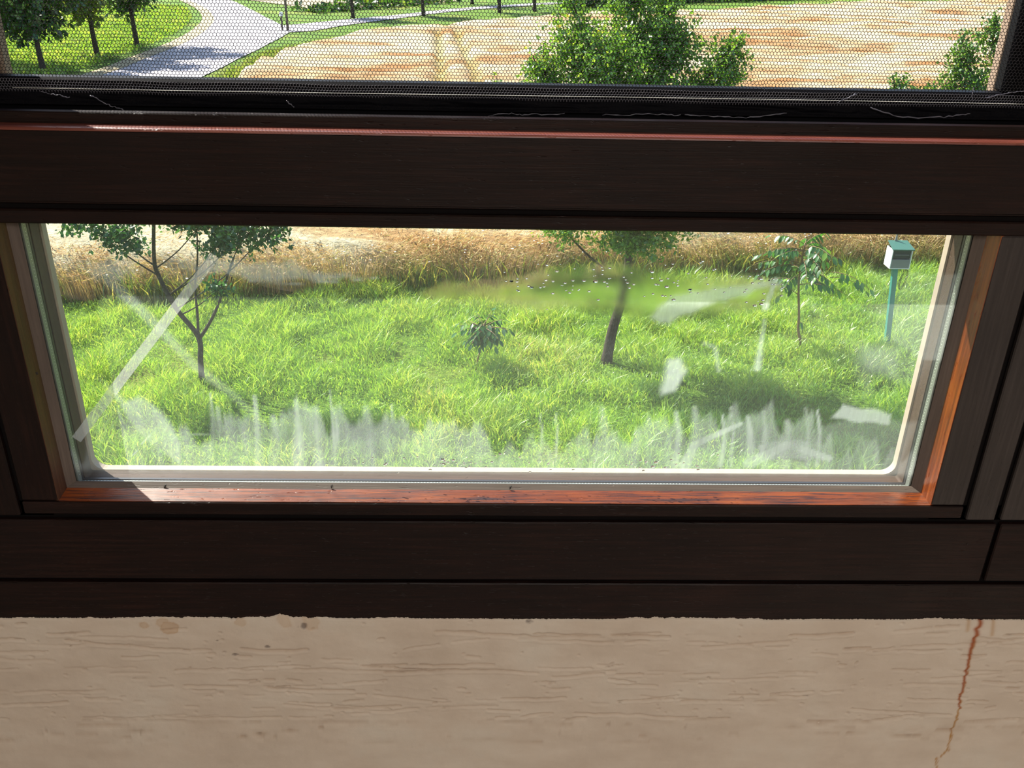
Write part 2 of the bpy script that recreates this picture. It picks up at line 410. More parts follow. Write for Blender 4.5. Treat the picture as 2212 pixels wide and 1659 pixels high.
def edge_y(x): return 13.95 + 0.16 * x
field = [(-13.2, 11.9), (-10.6, 26)] + [tuple(G(*p, 0.8)[:2]) for p in ((430, 175), (520, 128), (600, 88), (660, 76), (745, 62), (960, 43), (1160, 28), (1240, 22), (1640, 6), (2212, -12))] + [(70, 90), (70, 25.1)]
def inpoly(x, y, poly):
    r = np.zeros(x.shape, bool); n = len(poly)
    for i in range(n):
        x1, y1 = poly[i]; x2, y2 = poly[(i + 1) % n]
        c = ((y1 > y) != (y2 > y)) & (x < (x2 - x1) * (y - y1) / (y2 - y1 + 1e-9) + x1)
        r ^= c
    return r
def dist_poly(x, y, poly):
    d = np.full(x.shape, 1e9); n = len(poly)
    for i in range(n):
        a = np.array(poly[i]); b = np.array(poly[(i + 1) % n]); ab = b - a
        t = np.clip(((x - a[0]) * ab[0] + (y - a[1]) * ab[1]) / (ab @ ab), 0, 1)
        d = np.minimum(d, np.hypot(x - a[0] - t * ab[0], y - a[1] - t * ab[1]))
    return d
st = 0.22
xs = np.arange(-16, 48, st); ys = np.arange(11, 86, st * 1.15)
X_, Y_ = np.meshgrid(xs, ys, indexing='ij')
ins = inpoly(X_, Y_, field); dd = dist_poly(X_, Y_, field)
w = sstep(0.0, 0.5, dd)
nz = fbm(X_ * 0.22 + 5, Y_ * 0.55 + 3, 5); nf = fbm(X_ * 1.6, Y_ * 3.4, 3)
h = 0.66 + 0.42 * (nz - 0.5) * 1.7 + 0.16 * (nf - 0.5)
def seg_track(px_pts, wd):
    pts = [G(*p, 0.7)[:2] for p in px_pts]; d = np.full(X_.shape, 1e9)
    for a, b in zip(pts[:-1], pts[1:]):
        ab = b - a; t = np.clip(((X_ - a[0]) * ab[0] + (Y_ - a[1]) * ab[1]) / (ab @ ab), 0, 1)
        d = np.minimum(d, np.hypot(X_ - a[0] - t * ab[0], Y_ - a[1] - t * ab[1]))
    return 1 - sstep(wd * 0.4, wd, d)
trk = np.maximum(seg_track([(945, 66), (952, 110), (952, 170), (955, 230)], 0.28), seg_track([(985, 62), (1008, 110), (1030, 170), (1050, 230)], 0.28))
h = h - 0.25 * trk
Z_ = np.where(ins, h * w, -0.06)
fi = grid_faces(len(xs), len(ys)); keep = ins.ravel()[fi].all(1)
used, inv = np.unique(fi[keep], return_inverse=True)
allv = np.stack([X_, Y_, Z_], -1).reshape(-1, 3)
me = mesh_np('wheat_field', allv[used], inv.reshape(-1, 4), True, mat=M['canopy'], attrs={'track': (trk * 0.6).ravel()[used]})
link('wheat_field', me, kind='stuff', label='ripe golden wheat field with two wheel tracks, stretching behind the trees', cat='wheat')

def blades(n, x, y, hh, wd, lean, colr, z0=None):
    """kite blades, 2 tris each"""
    th = rng.random(n) * 2 * math.pi; ld = rng.random(n) * 2 * math.pi
    u = np.stack([np.cos(th), np.sin(th), 0 * th], -1); l = np.stack([np.cos(ld), np.sin(ld), 0 * ld], -1) * (lean * hh)[:, None]
    b = np.stack([x, y, 0 * x if z0 is None else z0], -1); up = np.array([0, 0, 1.0])
    mid = b + l * 0.35 + up * (hh * 0.55)[:, None]; tip = b + l + up * (hh * np.sqrt(np.clip(1 - (lean * 0.6) ** 2, 0.2, 1)))[:, None]
    V = np.stack([b, mid - u * (wd / 2)[:, None], tip, mid + u * (wd / 2)[:, None]], 1).reshape(-1, 3)
    i = np.arange(n) * 4
    F = np.concatenate([np.stack([i, i + 1, i + 3], -1), np.stack([i + 1, i + 2, i + 3], -1)])
    return V, F, np.repeat(colr, 4, axis=0)
def lerp_cols(t, stops):
    t = np.clip(t, 0, 1); p = [s[0] for s in stops]
    return np.stack([np.interp(t, p, [s[1][k] for s in stops]) for k in range(3)], -1)
# lawn grass
n = 250000
yy = 7.6 + (rng.random(n) ** 0.9) * 8.2; xx = (rng.random(n) - 0.5) * (10 + yy * 1.05) + 0.9
k = yy < edge_y(xx) + 0.25; xx = xx[k]; yy = yy[k]; n = len(xx)
cl = fbm(xx * 1.7, yy * 1.7, 4); c2 = fbm(xx * 0.45 + 30, yy * 0.45 + 8, 3)
bare = sstep(0.60, 0.72, fbm(xx * 2.3 + 9, yy * 2.3 + 4, 3))
dryp = np.exp(-((xx - 0.75) / 0.55) ** 2 - ((yy - 11.2) / 1.3) ** 2) + 0.8 * np.exp(-((xx + 0.75) / 0.4) ** 2 - ((yy - 9.6) / 1.0) ** 2)
hh = (0.03 + 0.26 * sstep(0.25, 0.8, cl)) * (0.6 + 0.8 * rng.random(n)) * (1 - 0.45 * bare); wd = 0.007 + 0.010 * rng.random(n)
t = 0.50 * rng.random(n) + 0.25 * cl + 0.30 * c2 + 0.35 * dryp * rng.random(n)
cols = lerp_cols(t, [(0, (0.07, 0.19, 0.025)), (0.3, (0.16, 0.33, 0.04)), (0.62, (0.30, 0.47, 0.08)), (0.92, (0.44, 0.47, 0.14)), (1, (0.54, 0.45, 0.24))])
V, F, c = blades(n, xx, yy, hh, wd, 0.25 + 0.75 * rng.random(n), cols)
link('lawn_grass', mesh_np('lawn_grass', V, F, cols=c, mat=M['grass']), kind='stuff', label='bright green unmown grass on the lawn below the window', cat='grass')
# orchard meadow tufts across the lane
n = 60000
yy = 33 + rng.random(n) * 34; xx = -30 + rng.random(n) * 22
lx = np.interp(yy, [p[1] for p in left_e], [p[0] for p in left_e]) - 1.3
k = xx < lx; xx = xx[k]; yy = yy[k]; n = len(xx)
cl = fbm(xx * 0.5, yy * 0.5, 4)
cols = lerp_cols(rng.random(n) * 0.5 + cl * 0.6, [(0, (0.10, 0.22, 0.03)), (0.45, (0.19, 0.34, 0.045)), (0.75, (0.32, 0.41, 0.09)), (1, (0.44, 0.44, 0.18))])
V, F, c = blades(n, xx, yy, 0.12 + 0.22 * cl * rng.random(n), 0.05 + 0.05 * rng.random(n), 0.2 + 0.6 * rng.random(n), cols)
link('meadow_grass', mesh_np('meadow_grass', V, F, cols=c, mat=M['grass']), kind='stuff', label='long yellow green grass under the orchard trees beyond the lane', cat='grass')
# grass lip at the field's far left edge
n = 5000
ft = rng.random(n); P0 = np.array(field[1:7]); seg = ft * 5; si = seg.astype(int); f_ = (seg - si)[:, None]
pp = P0[si] * (1 - f_) + P0[si + 1] * f_ + np.c_[-0.75 * rng.random(n) + 0.0, 0 * ft]
V, F, c = blades(n, pp[:, 0], pp[:, 1], 0.2 + 0.3 * rng.random(n), 0.04 + 0.04 * rng.random(n), 0.2 + 0.5 * rng.random(n),
                 lerp_cols(rng.random(n), [(0, (0.10, 0.22, 0.02)), (1, (0.30, 0.33, 0.12))]))
link('roadside_grass', mesh_np('roadside_grass', V, F, cols=c, mat=M['grass']), kind='stuff', label='green grass fringe between the lane and the wheat', cat='grass')

# standing wheat along the lawn
n = 34000
xx = -9.8 + rng.random(n) * 21.5; dy = rng.random(n) ** 1.5 * 4.6
yy = edge_y(xx) + 0.12 * (fbm(xx * 1.3, xx * 0 + 3, 3) - 0.5) * 3 + dy
clump = fbm(xx * 1.1 + 40, yy * 1.1, 3)
hh = (0.70 + 0.25 * (clump - 0.4)) * (0.82 + 0.3 * rng.random(n)); hh *= np.where(dy < 0.15, 0.55 + 0.45 * rng.random(n), 1)
th = rng.random(n) * 2 * math.pi; ld = 2 * math.pi * fbm(xx * 0.6, yy * 0.6, 2) * 1.5 + rng.random(n) * 1.8
lean = 0.10 + 0.22 * rng.random(n) + 0.25 * sstep(0.55, 0.75, clump)
u = np.stack([np.cos(th), np.sin(th), 0 * th], -1); v_ = np.stack([-np.sin(th), np.cos(th), 0 * th], -1)
l = np.stack([np.cos(ld), np.sin(ld), 0 * ld], -1)
b = np.stack([xx, yy, 0 * xx], -1); up = np.array([0, 0, 1.0])
neck = b + l * (lean * hh)[:, None] + up * (hh * 0.93)[:, None]; midp = b + l * (lean * hh * 0.35)[:, None] + up * (hh * 0.5)[:, None]
sw = 0.0035
el = 0.075 + 0.04 * rng.random(n)
ed = l * (0.5 + 0.7 * rng.random(n))[:, None] + up * (0.55 - 1.0 * rng.random(n))[:, None]; ed /= np.linalg.norm(ed, axis=1)[:, None]
em = neck + ed * (el * 0.45)[:, None]; et = neck + ed * (el)[:, None]; aw = neck + ed * (el * 1.9)[:, None] + up * 0.01
ew = 0.009
V = np.stack([b - u * sw, b + u * sw, midp - u * sw, midp + u * sw, neck, em - u * ew, em + u * ew, em - v_ * ew, em + v_ * ew, et, et + u * 0.004, aw + u * 0.015, aw - v_ * 0.015], 1).reshape(-1, 3)
i = np.arange(n) * 13
tri = [(0, 1, 3), (0, 3, 2), (2, 3, 4), (4, 5, 9), (4, 9, 6), (4, 7, 9), (4, 9, 8), (5, 9, 11), (8, 10, 12)]
F = np.concatenate([np.stack([i + a, i + b_, i + c_], -1) for a, b_, c_ in tri])
t = rng.random(n) * 0.6 + 0.5 * fbm(xx * 0.8, yy * 0.8, 3)
top = lerp_cols(t, [(0, (0.38, 0.20, 0.08)), (0.4, (0.58, 0.38, 0.19)), (0.8, (0.72, 0.55, 0.33)), (1, (0.78, 0.66, 0.45))])
grn = (rng.random(n) < 0.10 + 0.25 * (dy < 0.3)); top[grn] = top[grn] * 0.5 + np.array([0.10, 0.17, 0.03])
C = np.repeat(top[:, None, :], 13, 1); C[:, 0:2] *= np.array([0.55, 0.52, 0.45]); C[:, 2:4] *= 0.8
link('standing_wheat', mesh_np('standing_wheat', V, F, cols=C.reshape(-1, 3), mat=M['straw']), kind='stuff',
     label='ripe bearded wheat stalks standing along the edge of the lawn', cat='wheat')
# weeds in the wheat edge
n = 11000
xx = -9.5 + rng.random(n) * 21; yy = edge_y(xx) + (rng.random(n) - 0.25) * 0.8
c2 = fbm(xx * 0.9 + 3, yy + 50, 3); k = rng.random(n) < sstep(0.3, 0.7, c2); xx = xx[k]; yy = yy[k]; n = len(xx)
V, F, c = blades(n, xx, yy, 0.2 + 0.45 * rng.random(n), 0.012 + 0.014 * rng.random(n), 0.2 + 0.7 * rng.random(n),
                 lerp_cols(rng.random(n), [(0, (0.06, 0.12, 0.02)), (0.6, (0.17, 0.22, 0.05)), (1, (0.40, 0.34, 0.12))]))
link('edge_weeds', mesh_np('edge_weeds', V, F, cols=c, mat=M['grass']), kind='stuff', label='tangled green weeds and dry stems at the foot of the wheat', cat='weeds')
n = 260
xx = -8 + rng.random(n) * 18; yy = edge_y(xx) + rng.random(n) * 1.0 - 0.1; zz = 0.35 + 0.4 * rng.random(n)
V = []; F = []
for i in range(n):
    c = np.array([xx[i], yy[i], zz[i]]); r = 0.012 + 0.010 * random.random(); o = len(V)
    for j in range(6): V.append(c + np.array([math.cos(j * 1.047) * r, math.sin(j * 1.047) * r * 0.9, 0.004 * (j % 2)]))
    V.append(c + np.array([0, 0, 0.008])); F += [[o + j, o + (j + 1) % 6, o + 6] for j in range(6)]
link('white_wildflowers', mesh_np('white_wildflowers', np.array(V), F, mat=M['white']), kind='stuff', label='scattered tiny white wildflowers in the wheat margin', cat='flowers')

# ------------------------------------------------------------------ trees
def leaf_cloud(centers, size, cols, droop=0.5):
    n = len(centers)
    a = rng.normal(size=(n, 3)); a[:, 2] -= droop; a /= np.linalg.norm(a, axis=1)[:, None]
    b = np.cross(a, rng.normal(size=(n, 3))); b /= np.linalg.norm(b, axis=1)[:, None]
    nn = np.cross(a, b)
    s = (size * (0.65 + 0.7 * rng.random(n)))[:, None]
    V = np.stack([centers, centers + a * s * 0.5 + b * s * 0.28, centers + a * s - nn * s * 0.12, centers + a * s * 0.5 - b * s * 0.28, centers + a * s * 0.5 - nn * s * 0.08], 1).reshape(-1, 3)
    i = np.arange(n) * 5
    F = np.concatenate([np.stack([i, i + 1, i + 4], -1), np.stack([i + 1, i + 2, i + 4], -1), np.stack([i + 2, i + 3, i + 4], -1), np.stack([i + 3, i, i + 4], -1)])
    return V, F, np.repeat(cols, 5, axis=0)
GREEN = [(0, (0.03, 0.085, 0.022)), (0.4, (0.07, 0.175, 0.035)), (0.8, (0.15, 0.28, 0.045)), (0.97, (0.20, 0.28, 0.04)), (1, (0.48, 0.42, 0.06))]
def tree(name, label, base, trunk, rad, clumps, lsize, nleaf, group=None, stops=GREEN, k=10, loose=0.0):
    base = np.array(base, float)
    t = empty(name, tuple(base), label=label, cat='tree', group=group)
    tp = smooth_path(trunk, 5); rr = np.interp(np.linspace(0, 1, len(tp)), [0, 0.08, 1], [rad * 1.2, rad, rad * 0.45])
    V, F = tube(tp, rr, k); child('trunk', V, F, t, M['bark'], True)
    tot = sum(c[2] ** 1 * (c[1][0] * c[1][2]) for c in clumps); parts = []; P_ = []; bl = []
    for c, r, wgt in clumps:
        c = np.array(c, float); r = np.array(r, float); m = int(nleaf * wgt * r[0] * r[2] / tot)
        # branch from nearest lower trunk point
        hd = np.hypot(tp[:, 0] - c[0], tp[:, 1] - c[1]); want = np.clip(c[2] - 0.75 * hd - 0.1, tp[:, 2].max() * 0.32, tp[:, 2].max())
        s = tp[np.argmin(np.abs(tp[:, 2] - want))]
        midp = (s + c) / 2 + np.array([0, 0, -0.06 * np.linalg.norm(c - s)])
        br = smooth_path([s, midp, c, c + (c - midp) * 0.12 + np.array([0, 0, 0.2 * r[2]])], 4)
        bl.append(tube(br, np.linspace(rad * 0.3, rad * 0.06, len(br)), 6))
        # sprigs radiate from clump centre, leaves sit along them
        ns = max(5, m // 14); d = rng.normal(size=(ns, 3)); d[:, 2] += 0.25; d /= np.linalg.norm(d, axis=1)[:, None]
        ln = (0.55 + 0.5 * rng.random(ns) + loose * 2 * (rng.random(ns) > 0.82))[:, None]
        e = c + d * r * ln; q = rng.integers(0, ns, m); tt = (0.25 + 0.78 * rng.random(m) ** 0.7)[:, None]
        p = c + (e[q] - c) * tt + rng.normal(size=(m, 3)) * lsize * 0.55
        P_.append(p)
        for j in range(min(ns, 14)):
            bl.append(tube([c, c + (e[j] - c) * 0.5 + np.array([0, 0, -0.02]), e[j]], [rad * 0.09, rad * 0.06, rad * 0.03], 4))
    V, F = merge(bl); child('branches', V, F, t, M['bark'], True, kind='stuff')
    P_ = np.concatenate(P_); cols = lerp_cols(rng.random(len(P_)) * 0.8 + 0.25 * fbm(P_[:, 0] * 2, P_[:, 2] * 2, 2) - 0.02, stops)
    V, F, c = leaf_cloud(P_, lsize, cols); child('foliage', V, F, t, M['leaf'], kind='stuff', cols=c)
    return t
bx, by = 1.69, 10.97
tree('apple_tree', 'bushy green tree with a thick leaning trunk in the middle of the lawn', (bx, by, 0),
     [(bx, by, -0.05), (bx + 0.06, by, 0.5), (bx + 0.16, by, 0.95), (bx + 0.2, by, 1.4), (bx + 0.2, by, 2.2), (bx + 0.15, by, 3.2)], 0.076,
     [((0.95, by, 1.98), (0.42, 0.5, 0.26), 1.0), ((1.9, by - 0.1, 1.86), (0.62, 0.55, 0.26), 1.3), ((2.35, by, 2.1), (0.5, 0.6, 0.3), 1),
      ((1.6, by, 2.5), (1.0, 1.1, 0.45), 1), ((2.4, by, 2.8), (0.8, 1.0, 0.45), 1), ((1.0, by, 3.0), (0.6, 0.6, 0.5), 1),
      ((0.8, by, 3.5), (0.5, 0.5, 0.5), 1.2), ((1.45, by, 3.5), (0.65, 1.1, 0.55), 1.3), ((2.05, by, 3.55), (0.55, 1.1, 0.55), 1.3),
      ((2.6, by, 3.6), (0.5, 0.5, 0.45), 0.9), ((2.9, by, 3.95), (0.30, 0.3, 0.5), 0.8), ((3.0, by, 4.25), (0.2, 0.2, 0.2), 0.5), ((2.3, by, 4.25), (0.4, 0.4, 0.4), 0.7), ((1.5, by, 4.15), (0.62, 0.9, 0.45), 1.25),
      ((2.0, by, 4.3), (0.48, 0.5, 0.48), 1.2), ((1.0, by, 4.2), (0.36, 0.35, 0.6), 0.75), ((0.6, by, 4.0), (0.25, 0.3, 0.3), 0.5), ((1.65, by, 4.75), (0.35, 0.35, 0.3), 1.0),
      ((0.7, by, 3.95), (0.22, 0.3, 0.2), 0.8), ((0.05, by, 3.62), (0.13, 0.2, 0.3), 0.7), ((0.95, by, 4.8), (0.2, 0.2, 0.22), 0.7), ((2.15, by, 4.75), (0.2, 0.2, 0.25), 0.8)],
     0.058, 52000, loose=0.15, stops=[(0, (0.035, 0.10, 0.022)), (0.35, (0.09, 0.22, 0.035)), (0.8, (0.20, 0.36, 0.05)), (0.96, (0.30, 0.42, 0.06)), (1, (0.6, 0.5, 0.07))])
bx, by = -3.83, 10.19
t_ = tree('cherry_tree', 'slim forked tree with dark leaves at the left of the lawn', (bx, by, 0),
     [(bx, by, -0.05), (bx + 0.02, by, 0.3), (bx + 0.04, by, 0.66), (-4.02, by, 1.05), (-4.18, by, 1.5), (-4.2, by, 1.75), (-4.1, by, 2.4), (-4.0, by, 2.9)], 0.038,
     [((-4.95, by, 2.2), (0.42, 0.4, 0.24), 0.9), ((-4.55, by, 1.98), (0.36, 0.35, 0.24), 1.2), ((-4.2, by, 2.35), (0.4, 0.4, 0.3), 0.7),
      ((-3.55, by, 2.2), (0.5, 0.4, 0.24), 0.9), ((-3.05, by, 2.1), (0.55, 0.4, 0.3), 1.1), ((-2.7, by, 2.15), (0.3, 0.3, 0.34), 0.8), ((-3.4, by, 1.9), (0.32, 0.3, 0.2), 1.0),
      ((-3.45, by, 1.34), (0.22, 0.25, 0.12), 1.1), ((-4.3, by, 2.9), (0.6, 0.5, 0.35), 0.8), ((-3.5, by, 2.9), (0.6, 0.5, 0.35), 0.8)],
     0.066, 6500, stops=[(0, (0.012, 0.05, 0.025)), (0.5, (0.03, 0.11, 0.045)), (0.9, (0.07, 0.17, 0.05)), (1, (0.2, 0.28, 0.06))])
for pts, r0 in (([(-3.79, by, 0.66), (-3.76, by, 1.0), (-3.74, by, 1.35), (-3.66, by, 1.75), (-3.6, by, 2.3)], 0.020),
                ([(-3.79, by, 0.62), (-3.62, by, 0.86), (-3.46, by, 1.15), (-3.36, by, 1.4), (-3.1, by, 1.95), (-2.8, by, 2.2)], 0.024)):
    p = smooth_path(pts, 5); V, F = tube(p, np.linspace(r0, r0 * 0.4, len(p)), 8); child('fork', V, F, t_, M['bark'], True)
tree('plum_tree', 'tall leafy tree beside the wheat behind the green post', (8.75, 14.3, 0),
     [(8.75, 14.3, -0.05), (8.6, 14.3, 1.2), (8.4, 14.2, 2.5), (8.0, 14.1, 3.6)], 0.07,
     [((7.0, 14, 1.75), (0.4, 0.4, 0.4), 1), ((7.5, 14, 2.3), (0.8, 0.8, 0.6), 1), ((8.6, 14, 2.4), (0.9, 0.8, 0.7), 1), ((6.45, 14, 3.28), (0.26, 0.3, 0.42), 1),
      ((6.95, 14, 3.2), (0.4, 0.4, 0.32), 1.1), ((7.5, 14, 3.35), (0.55, 0.5, 0.5), 1.2), ((7.35, 14, 3.85), (0.32, 0.35, 0.42), 1.1), ((7.75, 14, 4.1), (0.28, 0.3, 0.5), 1), ((8.3, 14, 3.8), (0.6, 0.5, 0.5), 1)],
     0.066, 12000)

# walnut saplings: compound leaves, every leaflet an object
def leaflet_mesh(n, bend):
    V = []; F = []
    prof = [(0, 0.02), (0.18, 0.16), (0.42, 0.25), (0.7, 0.19), (0.9, 0.08), (1, 0.0)]
    for s, w_ in prof:
        z = -bend * s * s
        V += [(s, -w_, z + 0.05 * w_), (s, 0, z - 0.03), (s, w_, z + 0.05 * w_)]
    for i in range(len(prof) - 1):
        a = i * 3; F += [[a, a + 1, a + 4, a + 3], [a + 1, a + 2, a + 5, a + 4]]
    return V, F
LM = []
for j, c in enumerate([(0.04, 0.12, 0.035), (0.06, 0.18, 0.04), (0.12, 0.26, 0.04), (0.20, 0.36, 0.05)]):
    V, F = leaflet_mesh(0, 0.25)
    LM.append(mesh_np('leaflet_%d' % j, np.array(V), F, True, cols=np.tile(np.array(c), (len(V), 1)), mat=M['leaf']))
def sapling(name, label, base, trunk, rad, leaves, length, top, group=None, stem=M['twig']):
    t = empty(name, tuple(base), label=label, cat='tree', group=group); b0 = np.array(base, float)
    tp = smooth_path(trunk, 5); V, F = tube(tp, np.linspace(rad, rad * 0.5, len(tp)), 8); child('trunk', V, F, t, stem, True)
    st_ = []
    for (s, az, el, L, npair) in leaves:
        s = np.array(s, float); d = np.array([math.cos(az) * math.cos(el), math.sin(az) * math.cos(el), math.sin(el)])
        pts = [s]; dd_ = d.copy()
        for q in range(8):
            dd_ = nrm(dd_ + np.array([0, 0, -0.11])); pts.append(pts[-1] + dd_ * L / 8)
        pts = np.array(pts); st_.append(tube(pts, np.linspace(0.006, 0.002, len(pts)), 5))
        side = nrm(np.cross(d, (0, 0, 1.0)))
        for q in range(npair):
            p = pts[int(2 + q * (6.0 / max(npair, 1)))]; fw = nrm(pts[-1] - pts[0])
            for sg in ((-1, 1) if q < npair - 1 else (-1, 1, 0)):
                ax = nrm(side * sg * 0.9 + fw * (0.55 if sg else 1) + np.array([0, 0, -0.45 - 0.5 * random.random()]))
                up_ = nrm(np.cross(ax, np.cross((random.uniform(-.4, .4), random.uniform(-.4, .4), 1.0), ax)))
                yv = np.cross(up_, ax); sc = length * random.uniform(0.75, 1.2)
                o = bpy.data.objects.new('leaf', LM[min(3, int(abs(random.gauss(0.9, 1.1))))]); COL.objects.link(o); o.parent = t
                pp = (pts[-1] if sg == 0 else p) - b0
                o.matrix_local = Matrix(((ax[0] * sc, yv[0] * sc, up_[0] * sc, pp[0]), (ax[1] * sc, yv[1] * sc, up_[1] * sc, pp[1]), (ax[2] * sc, yv[2] * sc, up_[2] * sc, pp[2]), (0, 0, 0, 1)))
    V, F = merge(st_); child('leaf_stalks', V, F, t, stem, True, kind='stuff')
    return t
bx, by = 4.60, 11.49
lv = []
for i, (z, el, L) in enumerate([(1.62, 0.75, 0.45), (1.60, 0.6, 0.5), (1.57, 0.5, 0.6), (1.52, 0.45, 0.62), (1.5, 0.4, 0.6), (1.46, 0.35, 0.66), (1.42, 0.3, 0.66), (1.38, 0.3, 0.7), (1.34, 0.3, 0.66), (1.3, 0.2, 0.62),
                                (1.26, 0.2, 0.7), (1.22, 0.15, 0.6), (1.16, 0.2, 0.62), (1.1, 0.1, 0.6), (1.05, 0.25, 0.5)]):
    az = i * 2.4 + 0.3; lv.append(((4.46, by, z), az, el, L, 5))
lv += [((4.46, by, 1.2 + 0.03 * q), q * 2.1 + 0.7, 0.3 + 0.05 * (q % 4), 0.42 + 0.08 * (q % 5), 5) for q in range(13)]
lv += [((4.45, by, 1.0), -0.25, 0.35, 0.75, 4), ((4.9, by, 1.12), 0.1, 0.1, 0.65, 4), ((4.9, by, 1.2), -0.5, 0.2, 0.6, 4), ((4.48, by, 0.85), 3.0, 0.7, 0.5, 3), ((4.55, by, 0.42), 0.1, -0.05, 0.16, 1), ((4.5, by, 1.5), 3.3, 0.45, 0.75, 4)]
sapling('walnut_sapling', 'young walnut tree with big drooping leaves left of the green post', (bx, by, 0),
        [(bx, by, -0.05), (bx + 0.03, by, 0.1), (bx - 0.03, by, 0.3), (bx - 0.05, by, 0.5), (bx - 0.12, by, 0.9), (bx - 0.15, by, 1.2), (bx - 0.14, by, 1.62)], 0.025, lv, 0.12, 1.6)
bx, by = -0.17, 10.7
lv = []
for i, (z, el, L) in enumerate([(0.60, 1.1, 0.26), (0.60, 0.75, 0.34), (0.59, 0.6, 0.38), (0.58, 0.55, 0.40), (0.57, 0.4, 0.40), (0.56, 0.4, 0.36), (0.55, 0.3, 0.34), (0.54, 0.2, 0.3), (0.52, 0.2, 0.26), (0.50, 0.1, 0.2), (0.6, 0.9, 0.3), (0.56, 0.5, 0.42)]):
    lv.append(((-0.06, by, z), i * 2.4 + 1.0, el, L * 1.1, 3)); lv.append(((-0.07, by, z + 0.04), i * 2.4 + 2.1, el - 0.1, L * 0.9, 4)); lv.append(((-0.06, by, z - 0.05), i * 2.4 + 0.2, el - 0.15, L * 0.7, 4))
sapling('walnut_seedling', 'tiny walnut tree, knee high, in the middle of the lawn', (bx, by, 0),
        [(bx, by, -0.03), (bx + 0.03, by, 0.15), (bx + 0.08, by, 0.35), (bx + 0.11, by, 0.66)], 0.013, lv, 0.10, 0.6)

# orchard row beyond the lane
ORCH = [(0, (0.015, 0.045, 0.018)), (0.5, (0.035, 0.10, 0.022)), (0.9, (0.09, 0.18, 0.03)), (1, (0.2, 0.28, 0.04))]
ORCH2 = [(0, (0.04, 0.09, 0.015)), (0.5, (0.10, 0.17, 0.03)), (1, (0.24, 0.28, 0.05))]
def orchard(px, py, H, R, label, stops, n=2600, lean=0.0, low=1.15):
    b = G(px, py); x, y = b[0], b[1]; cl = []
    for i in range(9):
        a = i * 2.399; rr = R * (0.55 if i else 0); zz = low + 0.55 + (H - low - 0.9) * (i / 8.0)
        k_ = 1.0 - 0.35 * abs(i / 8.0 - 0.4)
        cl.append(((x + lean * zz + rr * math.cos(a), y + rr * math.sin(a) * 0.8, zz), (R * 0.66 * k_, R * 0.66 * k_, 0.8), 1))
    tree('orchard_tree', label, (x, y, 0), [(x, y, -0.05), (x - 0.05 + lean, y, low), (x + lean * H * 0.7, y, H * 0.75)], 0.13, cl, 0.26, int(n * 1.9),
         group='orchard trees beyond the lane', stops=stops, k=8, loose=0.1)
orchard(95, 155, 5.4, 2.4, 'dark green orchard tree at the front of the row by the lane', ORCH, 3000)
orchard(211, 122, 5.4, 1.9, 'yellowish green orchard tree, second along the lane', ORCH2, 2200, low=1.35)
orchard(297, 100, 5.6, 2.3, 'dark orchard tree standing nearest the bend of the lane', ORCH, 2600, low=1.5)
b = G(-30, 150)
orchard(-20, 140, 5.0, 2.6, 'orchard tree partly hidden by the window jamb', ORCH, 2400, low=0.9)
for i, (px, py, H, R, lb) in enumerate([(763, 38, 4.4, 1.7, 'small round tree left of the narrow path'), (915, 34, 4.2, 1.6, 'small tree standing beside the narrow path'),
                                        (1079, 27, 6, 2.2, 'dark trunked tree right beside the far wheat edge'), (1155, 24, 6, 2.2, 'dark trunked tree at the far wheat edge behind the bushy tree'), (1020, 8, 6, 2.5, 'tree on the far meadow beyond the narrow path')]):
    orchard(px, py, H, R, lb, ORCH if i != 1 else ORCH2, 900, low=1.0 if i < 2 else 1.6)
# far hedge
def hedge(name, label, pts, hgt, n):
    pts = np.array(pts); t = empty(name, (*pts[0], 0), label=label, cat='hedge')
    q = rng.random(n) * (len(pts) - 1); i = q.astype(int); f = (q - i)[:, None]
    c = pts[i] * (1 - f) + pts[i + 1] * f; P_ = np.c_[c + rng.normal(size=(n, 2)) * [0.7, 0.7], hgt * rng.random(n) * (0.7 + 0.3 * np.sin(c[:, 0] * 1.3))]
    V, F, c_ = leaf_cloud(P_, 0.45, lerp_cols(rng.random(n), ORCH)); child('foliage', V, F, t, M['leaf'], kind='stuff', cols=c_)
    st_ = [tube([(x, y, -0.05), (x + 0.1, y, hgt * 0.7)], 0.05, 6) for x, y in [pts[0] * (1 - s) + pts[-1] * s for s in np.linspace(0.03, 0.97, 12)]]
    V, F = merge(st_); child('stems', V, F, t, M['bark'], kind='stuff')
hedge('field_hedge', 'long dark green hedge along the far side of the wheat field', [G(p, q)[:2] + np.array([0, 1.2]) for p, q in ((1225, 18), (1450, 8), (1700, 0), (2212, -16))], 1.9, 5200)
hedge('meadow_hedge', 'low green hedge on the meadow left of the far path', [G(p, q)[:2] for p, q in ((665, 26), (800, 16), (960, 4))], 0.7, 900)
# meadow behind the junction, a bare stubble patch
poly_mesh('stubble_patch', [G(*p)[:2] for p in ((520, -2), (700, 22), (980, 4), (1000, -6), (700, -8))], M['verge'], 0.012, label='bare tan stubble strip beyond the far meadow')
# pole at the junction
b = G(622, 66)
t = empty('roadside_pole', (b[0], b[1], 0), label='thin grey pole at the junction of lane and path', cat='pole')
V, F = tube([(b[0], b[1], -0.05), (b[0] - 0.03, b[1], 3), (b[0], b[1], 6)], [0.07, 0.065, 0.05], 10); child('shaft', V, F, t, M['pole'], True)
V, F = tube([(b[0] - 0.3, b[1], 0.0), (b[0] - 0.3, b[1], 0.75)], 0.05, 8); V2, F2 = tube([(b[0] - 0.3, b[1], 0.75), (b[0] - 0.3, b[1], 0.95)], [0.12, 0.09], 8)
t2 = empty('marker_post', (b[0] - 0.3, b[1], 0), label='short white topped marker post left of the thin pole', cat='post')
child('shaft', V, F, t2, M['pole']); child('cap', V2, F2, t2, M['white'])

